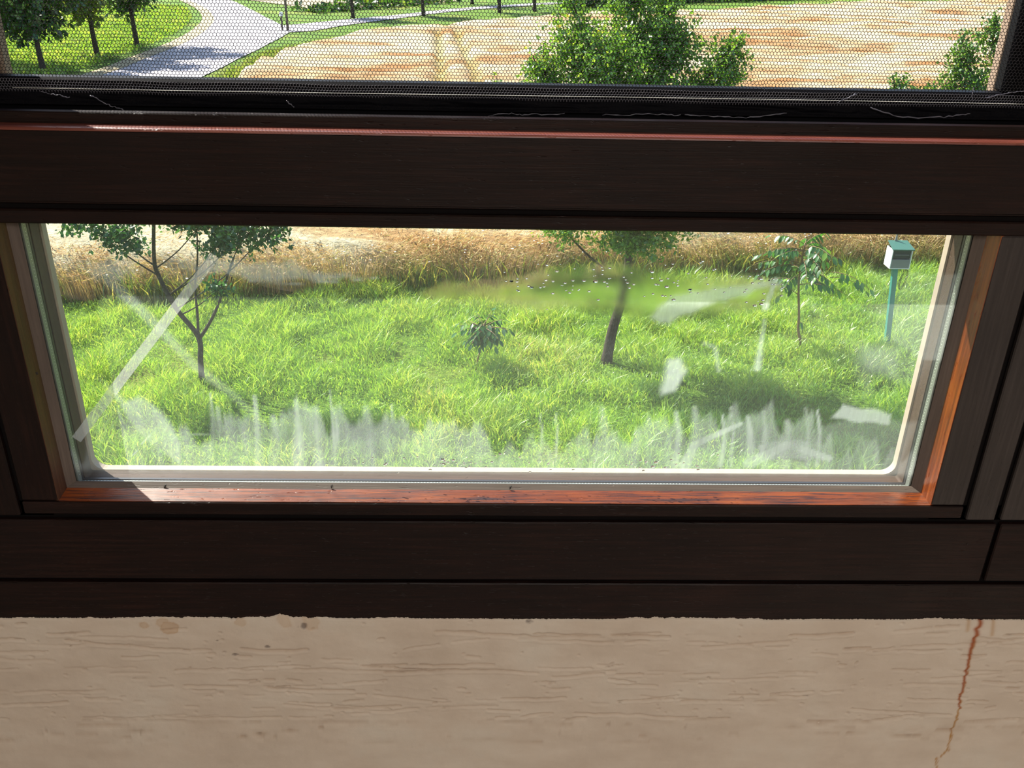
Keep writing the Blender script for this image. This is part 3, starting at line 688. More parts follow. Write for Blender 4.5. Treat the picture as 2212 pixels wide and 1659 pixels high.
# green post with box
px_, py_ = 5.97, 11.56
t = empty('post_box', (px_, py_, 0), label='teal metal post carrying a grey box with green lid and white side', cat='box')
tl_ = -0.13
def post_pt(z): return np.array([px_ + tl_ * z / 1.3, py_, z])
V, F = bev_box(-0.036, 0.036, -0.036, 0.036, -0.05, 1.30, 0.004); V = V + np.stack([px_ + tl_ * V[:, 2] / 1.3, 0 * V[:, 0] + py_, 0 * V[:, 0]], -1)
child('post', V, F, t, M['teal'])
cx = px_ + tl_; yb = py_
W2, D2, z0, z1 = 0.145, 0.11, 1.28, 1.55
def pb(nm, x0, x1, y0, y1, za, zb, mt, lab=None, bb=0.003): return box_part(nm, cx + x0 + 0.02, cx + x1 + 0.02, yb + y0, yb + y1, za, zb, t, mt, bb, lab)
pb('side_panel', -W2, -W2 + 0.012, -D2, D2, z0, z1, M['white'], 'white side panel')
pb('side_panel', W2 - 0.012, W2, -D2, D2, z0, z1, M['white'])
pb('back_panel', -W2 + 0.012, W2 - 0.012, D2 - 0.012, D2, z0, z1, M['boxgrey'])
pb('floor_panel', -W2, W2, -D2, D2, z0 - 0.012, z0, M['white'])
pb('front_panel', -W2 + 0.012, W2 - 0.012, -D2, -D2 + 0.010, z0, z0 + 0.13, M['boxgrey'], 'grey lower front panel')
pb('inner_tray', -W2 + 0.03, W2 - 0.03, -D2 + 0.03, D2 - 0.03, z0 + 0.125, z0 + 0.14, M['boxdark'])
pb('slot_bar', -W2 + 0.04, W2 - 0.04, -D2 + 0.004, -D2 + 0.016, z0 + 0.19, z0 + 0.20, M['boxgrey'])
pb('inner_back', -W2 + 0.014, W2 - 0.014, -D2 + 0.025, -D2 + 0.035, z0 + 0.14, z1 - 0.01, M['boxdark'])
lx0, lx1 = cx + 0.02 - W2 - 0.012, cx + 0.02 + W2 + 0.015
V = np.array([(lx0, yb - D2 - 0.02, z1), (lx1, yb - D2 - 0.02, z1), (lx1 - 0.02, yb + D2 + 0.02, z1 + 0.055), (lx0 + 0.02, yb + D2 + 0.02, z1 + 0.055),
              (lx0, yb - D2 - 0.02, z1 + 0.014), (lx1, yb - D2 - 0.02, z1 + 0.014), (lx1 - 0.02, yb + D2 + 0.02, z1 + 0.07), (lx0 + 0.02, yb + D2 + 0.02, z1 + 0.07)])
child('lid', V, [[0, 3, 2, 1], [4, 5, 6, 7], [0, 1, 5, 4], [1, 2, 6, 5], [2, 3, 7, 6], [3, 0, 4, 7]], t, M['teal_dk'], label='sloping green lid')
V, F = tube([(cx - 0.01, yb + 0.12, z1 + 0.07), (cx - 0.01, yb + 0.12, z1 + 0.20)], [0.02, 0.004], 6); child('spike', V, F, t, M['boxgrey'])
pts = [(cx + 0.13 + 0.035 * math.sin(a) + 0.02 * math.cos(a), yb - 0.1, 1.10 + 0.15 * math.cos(a)) for a in np.linspace(0, 4 * math.pi, 40)]
pts = [(cx + 0.12, yb - 0.1, 1.25)] + [(p[0] - 0.012 * i / 40, p[1] + 0.001 * i, p[2]) for i, p in enumerate(pts)]
V, F = tube(pts, 0.004, 5); child('cable', V, F, t, M['black'], label='dark cable hanging in a loop')

# ------------------------------------------------------------------ room shell
FZ, CZ = 4.0, 6.5
def struct_box(name, x0, x1, y0, y1, z0, z1, mat, label=None):
    V, F = bev_box(x0, x1, y0, y1, z0, z1, 0.002); return link(name, mesh_np(name, V, F, mat=mat), kind='structure', label=label)
struct_box('floor', -2.6, 3.0, -4.0, -0.004, FZ - 0.1, FZ, M['tile'])
struct_box('ceiling', -2.6, 3.0, -4.0, 0.11, CZ, CZ + 0.1, M['paint'])
struct_box('wall_left', -2.7, -2.6, -4.0, 0.0, FZ, CZ, M['paint'])
struct_box('wall_right', 3.0, 3.1, -4.0, 0.0, FZ, CZ, M['paint'])
struct_box('wall_back', -2.6, 3.0, -4.1, -4.0, FZ, CZ, M['paint'])

# front wall: plaster relief below the window
zt = 4.7385
x0, x1, z0 = -0.80, 0.96, 4.30
dx = 0.0016
xs = np.arange(x0, x1 + dx / 2, dx); zs = np.r_[np.arange(z0, 4.55, 0.006), np.arange(4.55, zt, dx), [zt]]
X_, Z_ = np.meshgrid(xs, zs, indexing='ij')
H = 0.0016 * (fbm(X_ * 14, Z_ * 40, 4) - 0.5) + 0.0012 * (fbm(X_ * 60 + 8, Z_ * 90 + 2, 3) - 0.5)
groove = np.zeros_like(X_)
def paint_line(pts, wd, arr, amp=1.0):
    pts = np.array(pts)
    for a, b in zip(pts[:-1], pts[1:]):
        i0 = int((min(a[0], b[0]) - 0.01 - x0) / dx); i1 = int((max(a[0], b[0]) + 0.01 - x0) / dx) + 1
        i0 = max(i0, 0); i1 = min(i1, len(xs))
        if i1 <= i0: continue
        j0, j1 = np.searchsorted(zs, [min(a[1], b[1]) - 0.01, max(a[1], b[1]) + 0.01])
        sx = X_[i0:i1, j0:j1]; sz = Z_[i0:i1, j0:j1]
        ab = b - a; t_ = np.clip(((sx - a[0]) * ab[0] + (sz - a[1]) * ab[1]) / (ab @ ab + 1e-12), 0, 1)
        d = np.hypot(sx - a[0] - t_ * ab[0], sz - a[1] - t_ * ab[1])
        w_ = wd[0] if np.isscalar(wd[0]) else 0
        arr[i0:i1, j0:j1] = np.maximum(arr[i0:i1, j0:j1], amp * np.exp(-(d / wd[0]) ** 2))
for i in range(230):
    L = random.choice([0.012, 0.03, 0.05, 0.09, 0.14, 0.2]) * random.uniform(0.5, 1.2)
    cxg = random.uniform(x0, x1); czg = random.uniform(4.50, zt - 0.02); sl_ = random.gauss(0, 0.06); z = czg; pts = []
    nseg = max(2, int(L / 0.006)); br = 0
    for j in range(nseg + 1):
        z += random.gauss(0, 0.0007) + sl_ * L / nseg; pts.append((cxg + L * j / nseg, z))
    amp = random.uniform(0.35, 1.0); wdt = random.uniform(0.0009, 0.0022)
    # broken scratches
    j = 0
    while j < nseg:
        e = min(nseg, j + random.randint(2, 9)); paint_line(pts[j:e + 1], (wdt,), groove, amp * random.uniform(0.5, 1)); j = e + (random.randint(1, 3) if random.random() < 0.4 else 0)
for i in range(160):
    a = random.uniform(x0, x1); b_ = random.uniform(4.5, zt); paint_line([(a, b_), (a + random.uniform(0.001, 0.004), b_ + random.gauss(0, .001))], (random.uniform(0.0008, 0.0016),), groove, random.uniform(0.4, 0.9))
gs = groove
H = H - 0.0034 * gs
# raised rims under the scratches
H += 0.0011 * np.clip(np.roll(gs, -2, 1) * 0.0 + np.roll(gs, -3, axis=1) - gs, 0, 1)
col = np.ones(X_.shape + (3,))
col *= (1 - gs[..., None] * np.array([0.22, 0.30, 0.36]))
dark = sstep(0.55, 0.95, gs) * sstep(0.5, 0.75, fbm(X_ * 45, Z_ * 45 + 9, 2)); col *= (1 - dark[..., None] * 0.45)
# rust run, brown stains (positions on the wall plane)
rust = np.zeros_like(X_); gold = np.zeros_like(X_)
rp = [(2120, 1340), (2108, 1372), (2098, 1400), (2093, 1425), (2088, 1450), (2082, 1475), (2074, 1500), (2070, 1518), (2074, 1530), (2062, 1560), (2053, 1590), (2045, 1620), (2032, 1634), (2022, 1640), (2024, 1659), (2020, 1690)]
rw = [P(*p, -0.003) for p in rp]
for j in range(len(rw) - 1):
    a, b_ = rw[j], rw[j + 1]; sub = [(a[0] * (1 - t_) + b_[0] * t_ + random.gauss(0, 0.0011), a[2] * (1 - t_) + b_[2] * t_) for t_ in np.linspace(0, 1, 6)]
    wq = np.interp(j, [0, 3, 8, 14], [0.0036, 0.0021, 0.0013, 0.0010])
    paint_line(sub, (wq,), rust if j < 8 else gold, 1.0)
    if j > 0: paint_line([(q[0] + random.gauss(0.0012, 0.001), q[1]) for q in sub], (wq * 0.7,), gold, 0.8)
for (pa, pb_) in (((2146, 1340), (2143, 1372)), ((2092, 1342), (2090, 1362))):
    a, b_ = P(*pa, -0.003), P(*pb_, -0.003); paint_line([(a[0], a[2]), (b_[0], b_[2])], (0.003,), gold, 0.5)
for px2, py2, rr_, am in ((310, 1352, 0.0075, 0.5), (365, 1356, 0.012, 0.6), (352, 1348, 0.010, 0.45), (520, 1346, 0.008, 0.4), (615, 1345, 0.010, 0.35), (670, 1347, 0.014, 0.35)):
    a = P(px2, py2, -0.003); d = np.hypot(X_ - a[0], (Z_ - a[2]) * 1.2) / rr_ + 0.9 * (fbm(X_ * 120, Z_ * 120, 3) - 0.5)
    g_ = am * (0.7 * (1 - sstep(0.8, 1.05, d)) + 0.3 * np.exp(-((d - 0.9) / 0.15) ** 2)); gold = np.maximum(gold, g_ * 0.9)
col = col * (1 - gold[..., None]) + col * np.array([0.66, 0.40, 0.14]) * gold[..., None]
col = col * (1 - rust[..., None]) + np.array([0.52, 0.17, 0.07]) * rust[..., None]
for px2, py2, rr_ in ((1142, 1342, 0.007), (655, 1354, 0.007), (508, 1414, 0.005), (577, 1398, 0.004), (470, 1384, 0.003)):
    a = P(px2, py2, -0.003); d = np.hypot((X_ - a[0]) * 0.6, Z_ - a[2]) / rr_ * 1.6 + 1.2 * (fbm(X_ * 200, Z_ * 200, 2) - 0.5)
    s_ = 0.7 * (1 - sstep(0.5, 1.1, d)); col *= (1 - s_[..., None] * np.array([0.8, 0.82, 0.8])); H -= 0.0015 * s_
# ragged paint edge against the wood
rag = 0.0022 * (fbm(xs * 18, xs * 0 + 1.5, 2) - 0.5) + 0.0035 * sstep(0.52, 0.62, fbm(xs * 9, xs * 0 + 7, 2)) * fbm(xs * 120, xs * 0, 3) + 0.0008 * rng.normal(size=len(xs)) * 0.6
rag += 0.0045 * np.exp(-((xs - P(610, 1335)[0]) / 0.012) ** 4) + 0.0015 * np.exp(-((xs - P(195, 1335)[0]) / 0.004) ** 4)
top_w = sstep(zt - 0.02, zt, Z_); Zr = Z_ + top_w * rag[:, None]
Y_ = -0.003 - H
Y_[:, -1] = -0.0008
Y_[:, -2] = np.minimum(Y_[:, -2], -0.0022)
nx_, nz_ = X_.shape
F = grid_faces(nx_, nz_)
Vw = np.stack([X_, Y_, Zr], -1).reshape(-1, 3)
wf = empty('wall_front', (0, 0, 0), kind='structure', label='rough cream plaster wall under the window')
child('plaster', Vw, F, wf, M['plaster'], True, cols=col.reshape(-1, 3))
wcol = np.ones((24, 3))
def wb(x0_, x1_, z0_, z1_, nm='masonry', y0_=0.0, y1_=0.11, mt=None):
    V, F = bev_box(x0_, x1_, y0_, y1_, z0_, z1_, 0.001); child(nm, V, F, wf, mt or M['plaster'], cols=wcol)
wb(-2.7, 3.1, 3.8, zt - 0.003, y0_=0.0)            # below the frame
wb(-2.7, -0.80, 3.95, zt - 0.003, 'plaster_panel', -0.003, 0.0); wb(0.96, 3.1, 3.95, zt - 0.003, 'plaster_panel', -0.003, 0.0)
wb(-0.80, 0.96, 3.95, 4.30, 'plaster_panel', -0.003, 0.0)
wb(-2.7, -1.32, zt - 0.003, CZ); wb(1.38, 3.1, zt - 0.003, CZ); wb(-1.32, 1.38, 6.2, CZ)

# ------------------------------------------------------------------ window
win = empty('window_1', (0, 0, 4.74), kind='structure', label='dark brown timber window, fixed pane below and net covered opening above')
WX, WZ = M['wood_x'], M['wood_z']
XL, XR = -1.32, 1.38
def board(x0, x1, z0, z1, mt, y0=0.0, y1=0.045, nm='board', b=0.0016, label=None): return box_part(nm, x0, x1, y0, y1, z0, z1, win, mt, b, label)
# backing visible at the bottom of the grooves (kept clear of the glass)
for a in ((XL, XR, zt + 0.002, 4.9235), (XL, XR, 5.296, 5.392), (XL, -0.56, 4.900, 5.296), (0.586, XR, 4.900, 5.296)):
    board(*a, M['groove'], 0.009, 0.04, 'backing', 0.0005)
board(XL, XR, zt - 0.012, 4.7985, WX, -0.0005, 0.0085, 'sill_board')
board(XL, 0.6755, 4.8045, 4.8985, WX, 0.0, 0.0085, 'bottom_rail')
board(0.6815, XR, 4.8045, 4.8985, WX, 0.0, 0.0085, 'bottom_rail')
board(-0.5915, 0.6235, 4.9095, 4.9275, WX, -0.002, 0.0085, 'sash_rail', 0.0012)
board(-0.5915, -0.5455, 4.9285, 5.2925, WZ, 0.0, 0.03, 'stile'); board(0.5795, 0.6235, 4.9285, 5.2925, M['sheen_z'], 0.0, 0.03, 'stile')
board(XL, -0.599, 4.9045, 5.308, WZ, 0.001, 0.0085, 'post_board'); board(0.6325, 0.6710, 4.9045, 5.292, M['sheen_z'], 0.001, 0.0085, 'post_board'); board(0.6785, XR, 4.9045, 5.292, M['sheen_z'], 0.001, 0.0085, 'post_board')
board(-0.596, XR, 5.2925, 5.3085, WX, 0.0, 0.0085, 'head_strip'); board(XL, -0.599, 5.3085, 5.3125, WX, 0.002, 0.0085, 'head_strip')
board(XL, XR, 5.3145, 5.3175, WX, 0.0035, 0.0085, 'moulding', 0.0008)
# big rail with rounded sloping top ledge, swept profile
def sweep(name, prof, x0, x1, mt, label=None, seg=1, smooth=False, closed=True):
    prof = np.array(prof); n_ = len(prof); V = []; xs_ = np.linspace(x0, x1, seg + 1)
    for x in xs_: V += [(x, p[0], p[1]) for p in prof]
    F = []
    for s in range(seg):
        for j in range(n_ if closed else n_ - 1):
            a = s * n_ + j; b = s * n_ + (j + 1) % n_; F.append([a, b, b + n_, a + n_])
    F += [list(range(n_))[::-1], [seg * n_ + j for j in range(n_)]]
    return child(name, V, F, win, mt, smooth, label=label)
sweep('transom_rail', [(0.0, 5.3180), (0.0, 5.3935), (0.0085, 5.3935), (0.0085, 5.3180)], XL, XR, WX)
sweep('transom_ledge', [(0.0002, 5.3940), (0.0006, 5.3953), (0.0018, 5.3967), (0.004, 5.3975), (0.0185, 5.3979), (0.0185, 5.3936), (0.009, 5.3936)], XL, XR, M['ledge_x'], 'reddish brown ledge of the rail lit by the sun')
sweep('transom_step', [(0.0188, 5.3932), (0.0188, 5.4088), (0.0198, 5.4100), (0.029, 5.4104), (0.029, 5.3932)], XL, XR, M['wood_x'], 'thin dark step behind the lit ledge')

sweep('screen_channel', [(0.0292, 5.3932), (0.0292, 5.4050), (0.0532, 5.4050), (0.0532, 5.3932)], XL, XR, M['groove'], 'black channel holding the screen')
# glazing beads: bottom (mitred), right, left, top
gx0, gx1, gz0, gz1 = -0.5327, 0.5635, 4.9395, 5.290
ox0, ox1, oz0, oz1 = -0.5455, 0.5795, 4.9285, 5.2925   # outer (room side) edge
mx0, mx1, mz0 = -0.5425, 0.5745, 4.9345                # step between bead and putty
def quadstrip(name, A, B, mt, thick=0.004, label=None, seg=1):
    """solid slat between edge line A (2 pts) and B (2 pts), thickened away from the room"""
    A = np.array(A, float); B = np.array(B, float); V = []
    nn = nrm(np.cross(A[1] - A[0], B[0] - A[0])); 
    if nn[1] > 0: nn = -nn
    for q in (0, 1):
        for p in (A[0], A[1], B[1], B[0]): V.append(p - nn * thick * q)
    F = [[0, 1, 2, 3], [7, 6, 5, 4], [0, 4, 5, 1], [1, 5, 6, 2], [2, 6, 7, 3], [3, 7, 4, 0]]
    return child(name, V, F, win, mt, label=label)
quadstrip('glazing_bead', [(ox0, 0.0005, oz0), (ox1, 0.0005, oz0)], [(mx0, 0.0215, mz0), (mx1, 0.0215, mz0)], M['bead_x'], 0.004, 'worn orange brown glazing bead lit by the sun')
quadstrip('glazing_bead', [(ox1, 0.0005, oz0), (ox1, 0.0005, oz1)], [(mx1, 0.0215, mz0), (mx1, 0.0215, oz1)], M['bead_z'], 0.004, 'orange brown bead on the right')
quadstrip('glazing_bead', [(ox0, 0.0005, oz1), (ox0, 0.0005, oz0)], [(mx0, 0.0215, oz1), (mx0, 0.0215, mz0)], M['beadl_z'], 0.004, 'bead on the left, its shade painted as darker brown')
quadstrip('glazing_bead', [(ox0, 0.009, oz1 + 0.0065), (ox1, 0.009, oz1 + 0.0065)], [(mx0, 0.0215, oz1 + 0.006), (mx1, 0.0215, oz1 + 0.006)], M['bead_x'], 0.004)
quadstrip('putty_strip', [(mx0, 0.0215, mz0), (mx1, 0.0215, mz0)], [(gx0, 0.0295, gz0), (gx1, 0.0295, gz0)], M['putty_x'], 0.003, 'grey brown sealing strip')
quadstrip('putty_strip', [(mx1, 0.0215, mz0), (mx1, 0.0215, oz1)], [(gx1, 0.0295, gz0), (gx1, 0.0295, oz1)], M['putty_z'], 0.003)
quadstrip('putty_strip', [(mx0, 0.0215, oz1), (mx0, 0.0215, mz0)], [(gx0, 0.0295, oz1), (gx0, 0.0295, gz0)], M['putty_z'], 0.003)
# spacer ring between the panes with perforations
def ring_box(nm, ix0, ix1, iz0, iz1, ya, yb, th, mt, label=None):
    parts = [bev_box(ix0 - th, ix0, ya, yb, iz0 - th, iz1 + th, 0.0003), bev_box(ix1, ix1 + th, ya, yb, iz0 - th, iz1 + th, 0.0003),
             bev_box(ix0, ix1, ya, yb, iz0 - th, iz0, 0.0003), bev_box(ix0, ix1, ya, yb, iz1, iz1 + th, 0.0003)]
    V, F = merge(parts); return child(nm, V, F, win, mt, label=label)
sp = ring_box('spacer_bar', gx0 + 0.0005, gx1 - 0.0005, gz0 - 0.0078, 5.2885, 0.0345, 0.0445, 0.005, M['alu'], 'perforated metal spacer bar between the panes')
ring_box('gasket', gx0 - 0.001, gx1 + 0.001, gz0 - 0.009, 5.288, 0.0485, 0.053, 0.005, M['gasket'], 'black rubber gasket')
dl = []
def dot(c, ax, r=0.00055):
    o = [a for a in range(3) if a != ax]; V = [np.array(c, float)]
    for j in range(6):
        p = np.array(c, float); p[o[0]] += r * math.cos(j * 1.047) * 1.3; p[o[1]] += r * math.sin(j * 1.047); V.append(p)
    V[0][ax] += 0.0002 * (1 if ax == 2 else (1 if c[0] < 0 else -1))
    dl.append((np.array(V), [[0, j + 1, (j + 1) % 6 + 1] for j in range(6)]))
for z in np.arange(gz0 + 0.004, 5.286, 0.0042):
    dot((gx0 + 0.0008, 0.0395, z), 0); dot((gx1 - 0.0008, 0.0395, z), 0)
for x in np.arange(gx0 + 0.005, gx1 - 0.004, 0.0042): dot((x, 0.0432, gz0 - 0.0076), 2)
V, F = merge(dl); o = child('perforations', V, F, sp, M['dot'], kind='stuff', label='row of tiny pale holes'); 
o.location = (0, 0, 0); 
for v in o.data.vertices: v.co.z -= 4.74
# outer frame: dark reveal then cream lip with rounded lower corners
def round_rect(x0, x1, z0, z1, r, k=7):
    pts = []
    for cx_, cz_, a0 in ((x1 - r, z0 + r, -90), (x1 - r, z1 - r, 0), (x0 + r, z1 - r, 90), (x0 + r, z0 + r, 180)):
        for j in range(k):
            a = math.radians(a0 + 90 * j / (k - 1)); pts.append((cx_ + r * math.cos(a), cz_ + r * math.sin(a)))
    return pts
def loft(nm, loops, mt, label=None, smooth=False):
    n_ = len(loops[0][1]); V = []
    for y, pts in loops: V += [(p[0], y, p[1]) for p in pts]
    F = [[s * n_ + j, s * n_ + (j + 1) % n_, (s + 1) * n_ + (j + 1) % n_, (s + 1) * n_ + j] for s in range(len(loops) - 1) for j in range(n_)]
    return child(nm, V, F, win, mt, smooth, label=label)
big = round_rect(gx0 - 0.045, gx1 + 0.045, 4.895, 5.335, 0.01)
rv = lambda dz, r, e=0.0: round_rect(gx0 + e, gx1 - e, gz0 + dz, 5.293, r)
loft('outer_frame', [(0.0535, big), (0.0535, rv(-0.0125, 0.004)), (0.0745, rv(-0.0115, 0.004)), (0.0745, big), (0.0535, big)], M['reveal'], 'brown weathered outer frame reveal')
loft('outer_lip', [(0.0747, big), (0.0747, rv(-0.0118, 0.016, 0.001)), (0.0755, rv(-0.0108, 0.016, 0.0025)), (0.0870, rv(-0.0108, 0.016, 0.0025)), (0.0880, rv(-0.0118, 0.016, 0.001)), (0.0880, big), (0.0747, big)], M['cream'], 'cream outer lip with rounded lower corners')

# panes; the inner one carries the smears
def gpx(px, py): p = P(px, py, 0.031); return np.array([p[0], p[2]])
dxp = 0.0028
xs = np.arange(gx0 + 0.0005, gx1, dxp); zs = np.arange(gz0 + 0.0005, 5.2925, dxp)
X_, Z_ = np.meshgrid(xs, zs, indexing='ij'); hz = np.zeros_like(X_)
nA = fbm(X_ * 40, Z_ * 12 + 3, 4); nB = fbm(X_ * 90 + 4, Z_ * 22, 3); nC = fbm(X_ * 12 + 7, Z_ * 12 + 1, 3)
def stroke(pts, w0, w1, amp, soft=0.5, tex=0.5, fade=0.0):
    global hz
    pts = [gpx(*p) for p in pts]; d = np.full(X_.shape, 9.0); tt = np.zeros_like(X_); n_ = len(pts) - 1
    for i, (a, b) in enumerate(zip(pts[:-1], pts[1:])):
        ab = b - a; t_ = np.clip(((X_ - a[0]) * ab[0] + (Z_ - a[1]) * ab[1]) / (ab @ ab), 0, 1)
        q = np.hypot(X_ - a[0] - t_ * ab[0], Z_ - a[1] - t_ * ab[1]); tg = (i + t_) / n_; s = q < d; d = np.where(s, q, d); tt = np.where(s, tg, tt)
    wv = (w0 + (w1 - w0) * tt) / 2050.0
    v = amp * (1 - sstep(1 - soft, 1.0, d / wv)) * (1 - tex + tex * 2 * np.clip(nA * 0.6 + nB * 0.4, 0, 1)) * (1 - fade * tt)
    hz = np.maximum(hz, v)
def polyhaze(pts, amp, soft=0.006, tex=0.5):
    global hz
    pp = [tuple(gpx(*p)) for p in pts]; Xq = X_ + 0.012 * (nC - 0.5) + 0.007 * (nB - 0.5); Zq = Z_ + 0.014 * (nA - 0.5); i_ = inpoly(Xq, Zq, pp); d = dist_poly(Xq, Zq, pp)
    v = amp * np.where(i_, sstep(0, soft, d + 0.0), 0) * (1 - tex + tex * 2 * np.clip(nA * 0.6 + nB * 0.4, 0, 1)); hz = np.maximum(hz, v)
# bottom bank of feathered wipes
topn = 70 * fbm(X_ * 60, X_ * 0 + 2, 3) + 40 * fbm(X_ * 13, X_ * 0 + 5, 2)
for a, b, y0_, y1_, am in ((0.035, 0.08, 0, 0, 0),): pass
zt1 = lambda px, py: gpx(px, py)[1]
prof_x = [gpx(x, 950)[0] for x in (165, 215, 260, 330, 400, 470, 560, 700, 850, 960, 1100, 1200, 1330, 1440, 1560, 1700, 1800, 1900, 1990)]
prof_z = [zt1(1000, y) for y in (1000, 900, 870, 905, 930, 925, 900, 895, 900, 925, 950, 960, 940, 905, 885, 890, 930, 955, 980)]
topz = np.interp(X_, prof_x, prof_z) + (fbm(X_ * 70, Z_ * 0 + 2, 3) - 0.5) * 0.075
hz = np.maximum(hz, 0.22 * sstep(topz + 0.004, topz - 0.012, Z_) * (0.35 + 0.95 * fbm(X_ * 110, Z_ * 14, 3)) * sstep(gz0 - 0.002, gz0 + 0.02, Z_))
polyhaze([(240, 860), (300, 850), (345, 880), (400, 950), (400, 1010), (380, 1008), (300, 960), (262, 910)], 0.30, 0.010, 0.5)
polyhaze([(200, 800), (255, 830), (290, 880), (240, 870)], 0.25, 0.012, 0.4)
for x_, y_, w_, am in ((455, 850, 14, .25), (470, 880, 26, .3), (550, 855, 20, .42), (590, 900, 40, .35), (640, 865, 36, .42), (680, 880, 30, .42), (714, 842, 9, .45), (722, 880, 22, .4), (790, 880, 40, .3), (845, 875, 16, .35), (870, 900, 25, .28),
                       (1165, 885, 8, .3), (1198, 880, 8, .32), (1300, 880, 30, .25), (1460, 890, 24, .38), (1500, 880, 34, .4), (1560, 895, 16, .42), (1578, 880, 10, .42), (1615, 900, 30, .4), (1650, 890, 30, .35), (1700, 910, 40, .4), (1740, 880, 18, .35), (1765, 885, 14, .4)):
    stroke([(x_ + random.uniform(-6, 14), 1005), (x_ + 6, (y_ + 1000) / 2 - 10), (x_, y_)], w_ * 1.3, w_ * 0.3, am * 0.75, 0.95, 0.8)
stroke([(1480, 1005), (1500, 960), (1600, 915)], 26, 10, .4, .6); stroke([(1620, 1000), (1700, 960), (1790, 990)], 30, 16, .36, .6)
polyhaze([(1640, 950), (1760, 945), (1765, 1000), (1640, 1005)], 0.3, 0.008)
polyhaze([(1815, 868), (1880, 880), (1935, 895), (1930, 925), (1860, 918), (1790, 905)], 0.36, 0.006, 0.2)
polyhaze([(1850, 895), (1990, 905), (1960, 1000), (1930, 1010), (1750, 985), (1700, 930)], 0.10, 0.01, 0.3)
# curved wipe, strokes on the right
polyhaze([(1398, 685), (1415, 655), (1445, 635), (1520, 618), (1620, 604), (1690, 600), (1690, 622), (1600, 645), (1530, 668), (1480, 690), (1450, 708), (1418, 703)], 0.46, 0.010, 0.15)
stroke([(1674, 603), (1662, 640), (1652, 665)], 7, 10, .40, .4, .2); stroke([(1650, 690), (1644, 740), (1636, 795)], 7, 12, .34, .5, .2)
polyhaze([(1440, 768), (1478, 760), (1500, 800), (1466, 845), (1424, 862), (1420, 840)], 0.44, 0.009, 0.2)
stroke([(1520, 740), (1545, 750), (1552, 800)], 8, 8, .2, .6)
polyhaze([(1960, 585), (2085, 590), (2068, 700), (2050, 790), (1990, 782), (1925, 740), (1935, 640)], 0.17, 0.003, 0.1)
polyhaze([(1830, 560), (2085, 560), (2060, 760), (1990, 860), (1900, 850), (1850, 700)], 0.10, 0.04, 0.3)
polyhaze([(1650, 560), (1760, 600), (1800, 700), (1900, 740), (1900, 860), (1860, 870), (1800, 740), (1700, 640)], 0.12, 0.03, 0.4)
polyhaze([(1830, 730), (1970, 735), (1955, 850), (1840, 800)], 0.17, 0.02, 0.3)
# band across the wheat edge, upper left
polyhaze([(345, 575), (480, 560), (640, 558), (660, 575), (760, 585), (840, 596), (700, 612), (560, 612), (450, 590)], 0.30, 0.008, 0.4)
stroke([(540, 608), (640, 612), (760, 606), (835, 597)], 4, 2, .3, .9, .9)
polyhaze([(165, 575), (245, 560), (290, 590), (275, 625), (200, 615)], 0.22, 0.012, 0.4)
stroke([(232, 600), (300, 665), (370, 735), (420, 790), (500, 850), (560, 905)], 24, 16, .24, .8, .5, 0.8)
stroke([(1480, 505), (1540, 512), (1600, 502)], 3, 2, .4, .6)
stroke([(270, 1005), (310, 955), (350, 910)], 2, 2, .4, .6, .1)
stroke([(200, 938), (700, 936)], 2, 2, .16, .6, .3)
hz = np.clip(hz, 0, 0.8) * sstep(gpx(1000, 1030)[1], gpx(1000, 1012)[1], Z_)
ip = child('glass_pane', np.stack([X_, 0 * X_ + 0.0305, Z_], -1).reshape(-1, 3), grid_faces(*X_.shape), win, M['glass_dirty'], attrs={'haze': hz.ravel()}, label='inner pane with dried wipe marks')
V, F = bev_box(gx0, gx1, 0.0455, 0.0475, gz0, 5.2925, 0.0002)
child('glass_pane', np.array([(gx0, 0.0475, gz0), (gx1, 0.0475, gz0), (gx1, 0.0475, 5.2925), (gx0, 0.0475, 5.2925)]), [[0, 1, 2, 3]], win, M['glass'], label='clear outer pane')
# condensation film between x 900..1720 px
fx = np.arange(gpx(880, 640)[0], gpx(1730, 640)[0], 0.004); fz = np.arange(gpx(1300, 735)[1], gpx(1300, 560)[1], 0.004)
Xf, Zf = np.meshgrid(fx, fz, indexing='ij')
fp = [tuple(gpx(*p)) for p in ((890, 648), (960, 615), (1080, 612), (1200, 582), (1330, 570), (1480, 596), (1620, 598), (1700, 620), (1712, 655), (1640, 690), (1560, 700), (1440, 712), (1330, 700), (1180, 690), (1060, 672), (950, 668))]
dfp = dist_poly(Xf, Zf, fp); ii = inpoly(Xf, Zf, fp); fog = np.where(ii, sstep(-0.003, 0.028, dfp + 0.012 * (fbm(Xf * 50, Zf * 50, 3) - 0.5)), 0)
Fa = grid_faces(*Xf.shape); kp = (fog.ravel()[Fa] > 0).any(1); Fa = Fa[kp]; us, iv = np.unique(Fa, return_inverse=True); iv = iv.reshape(-1, 4)
va = np.stack([Xf, 0 * Xf + 0.0475 + 0.0008, Zf], -1).reshape(-1, 3)[us]; vb = va + np.array([0, 0.0012, 0])
child('condensation', np.concatenate([va, vb]), np.concatenate([iv, iv[:, ::-1] + len(va)]), win, M['fog'], attrs={'fog': np.tile(fog.ravel()[us], 2)}, label='blurry film of condensation on the pane')
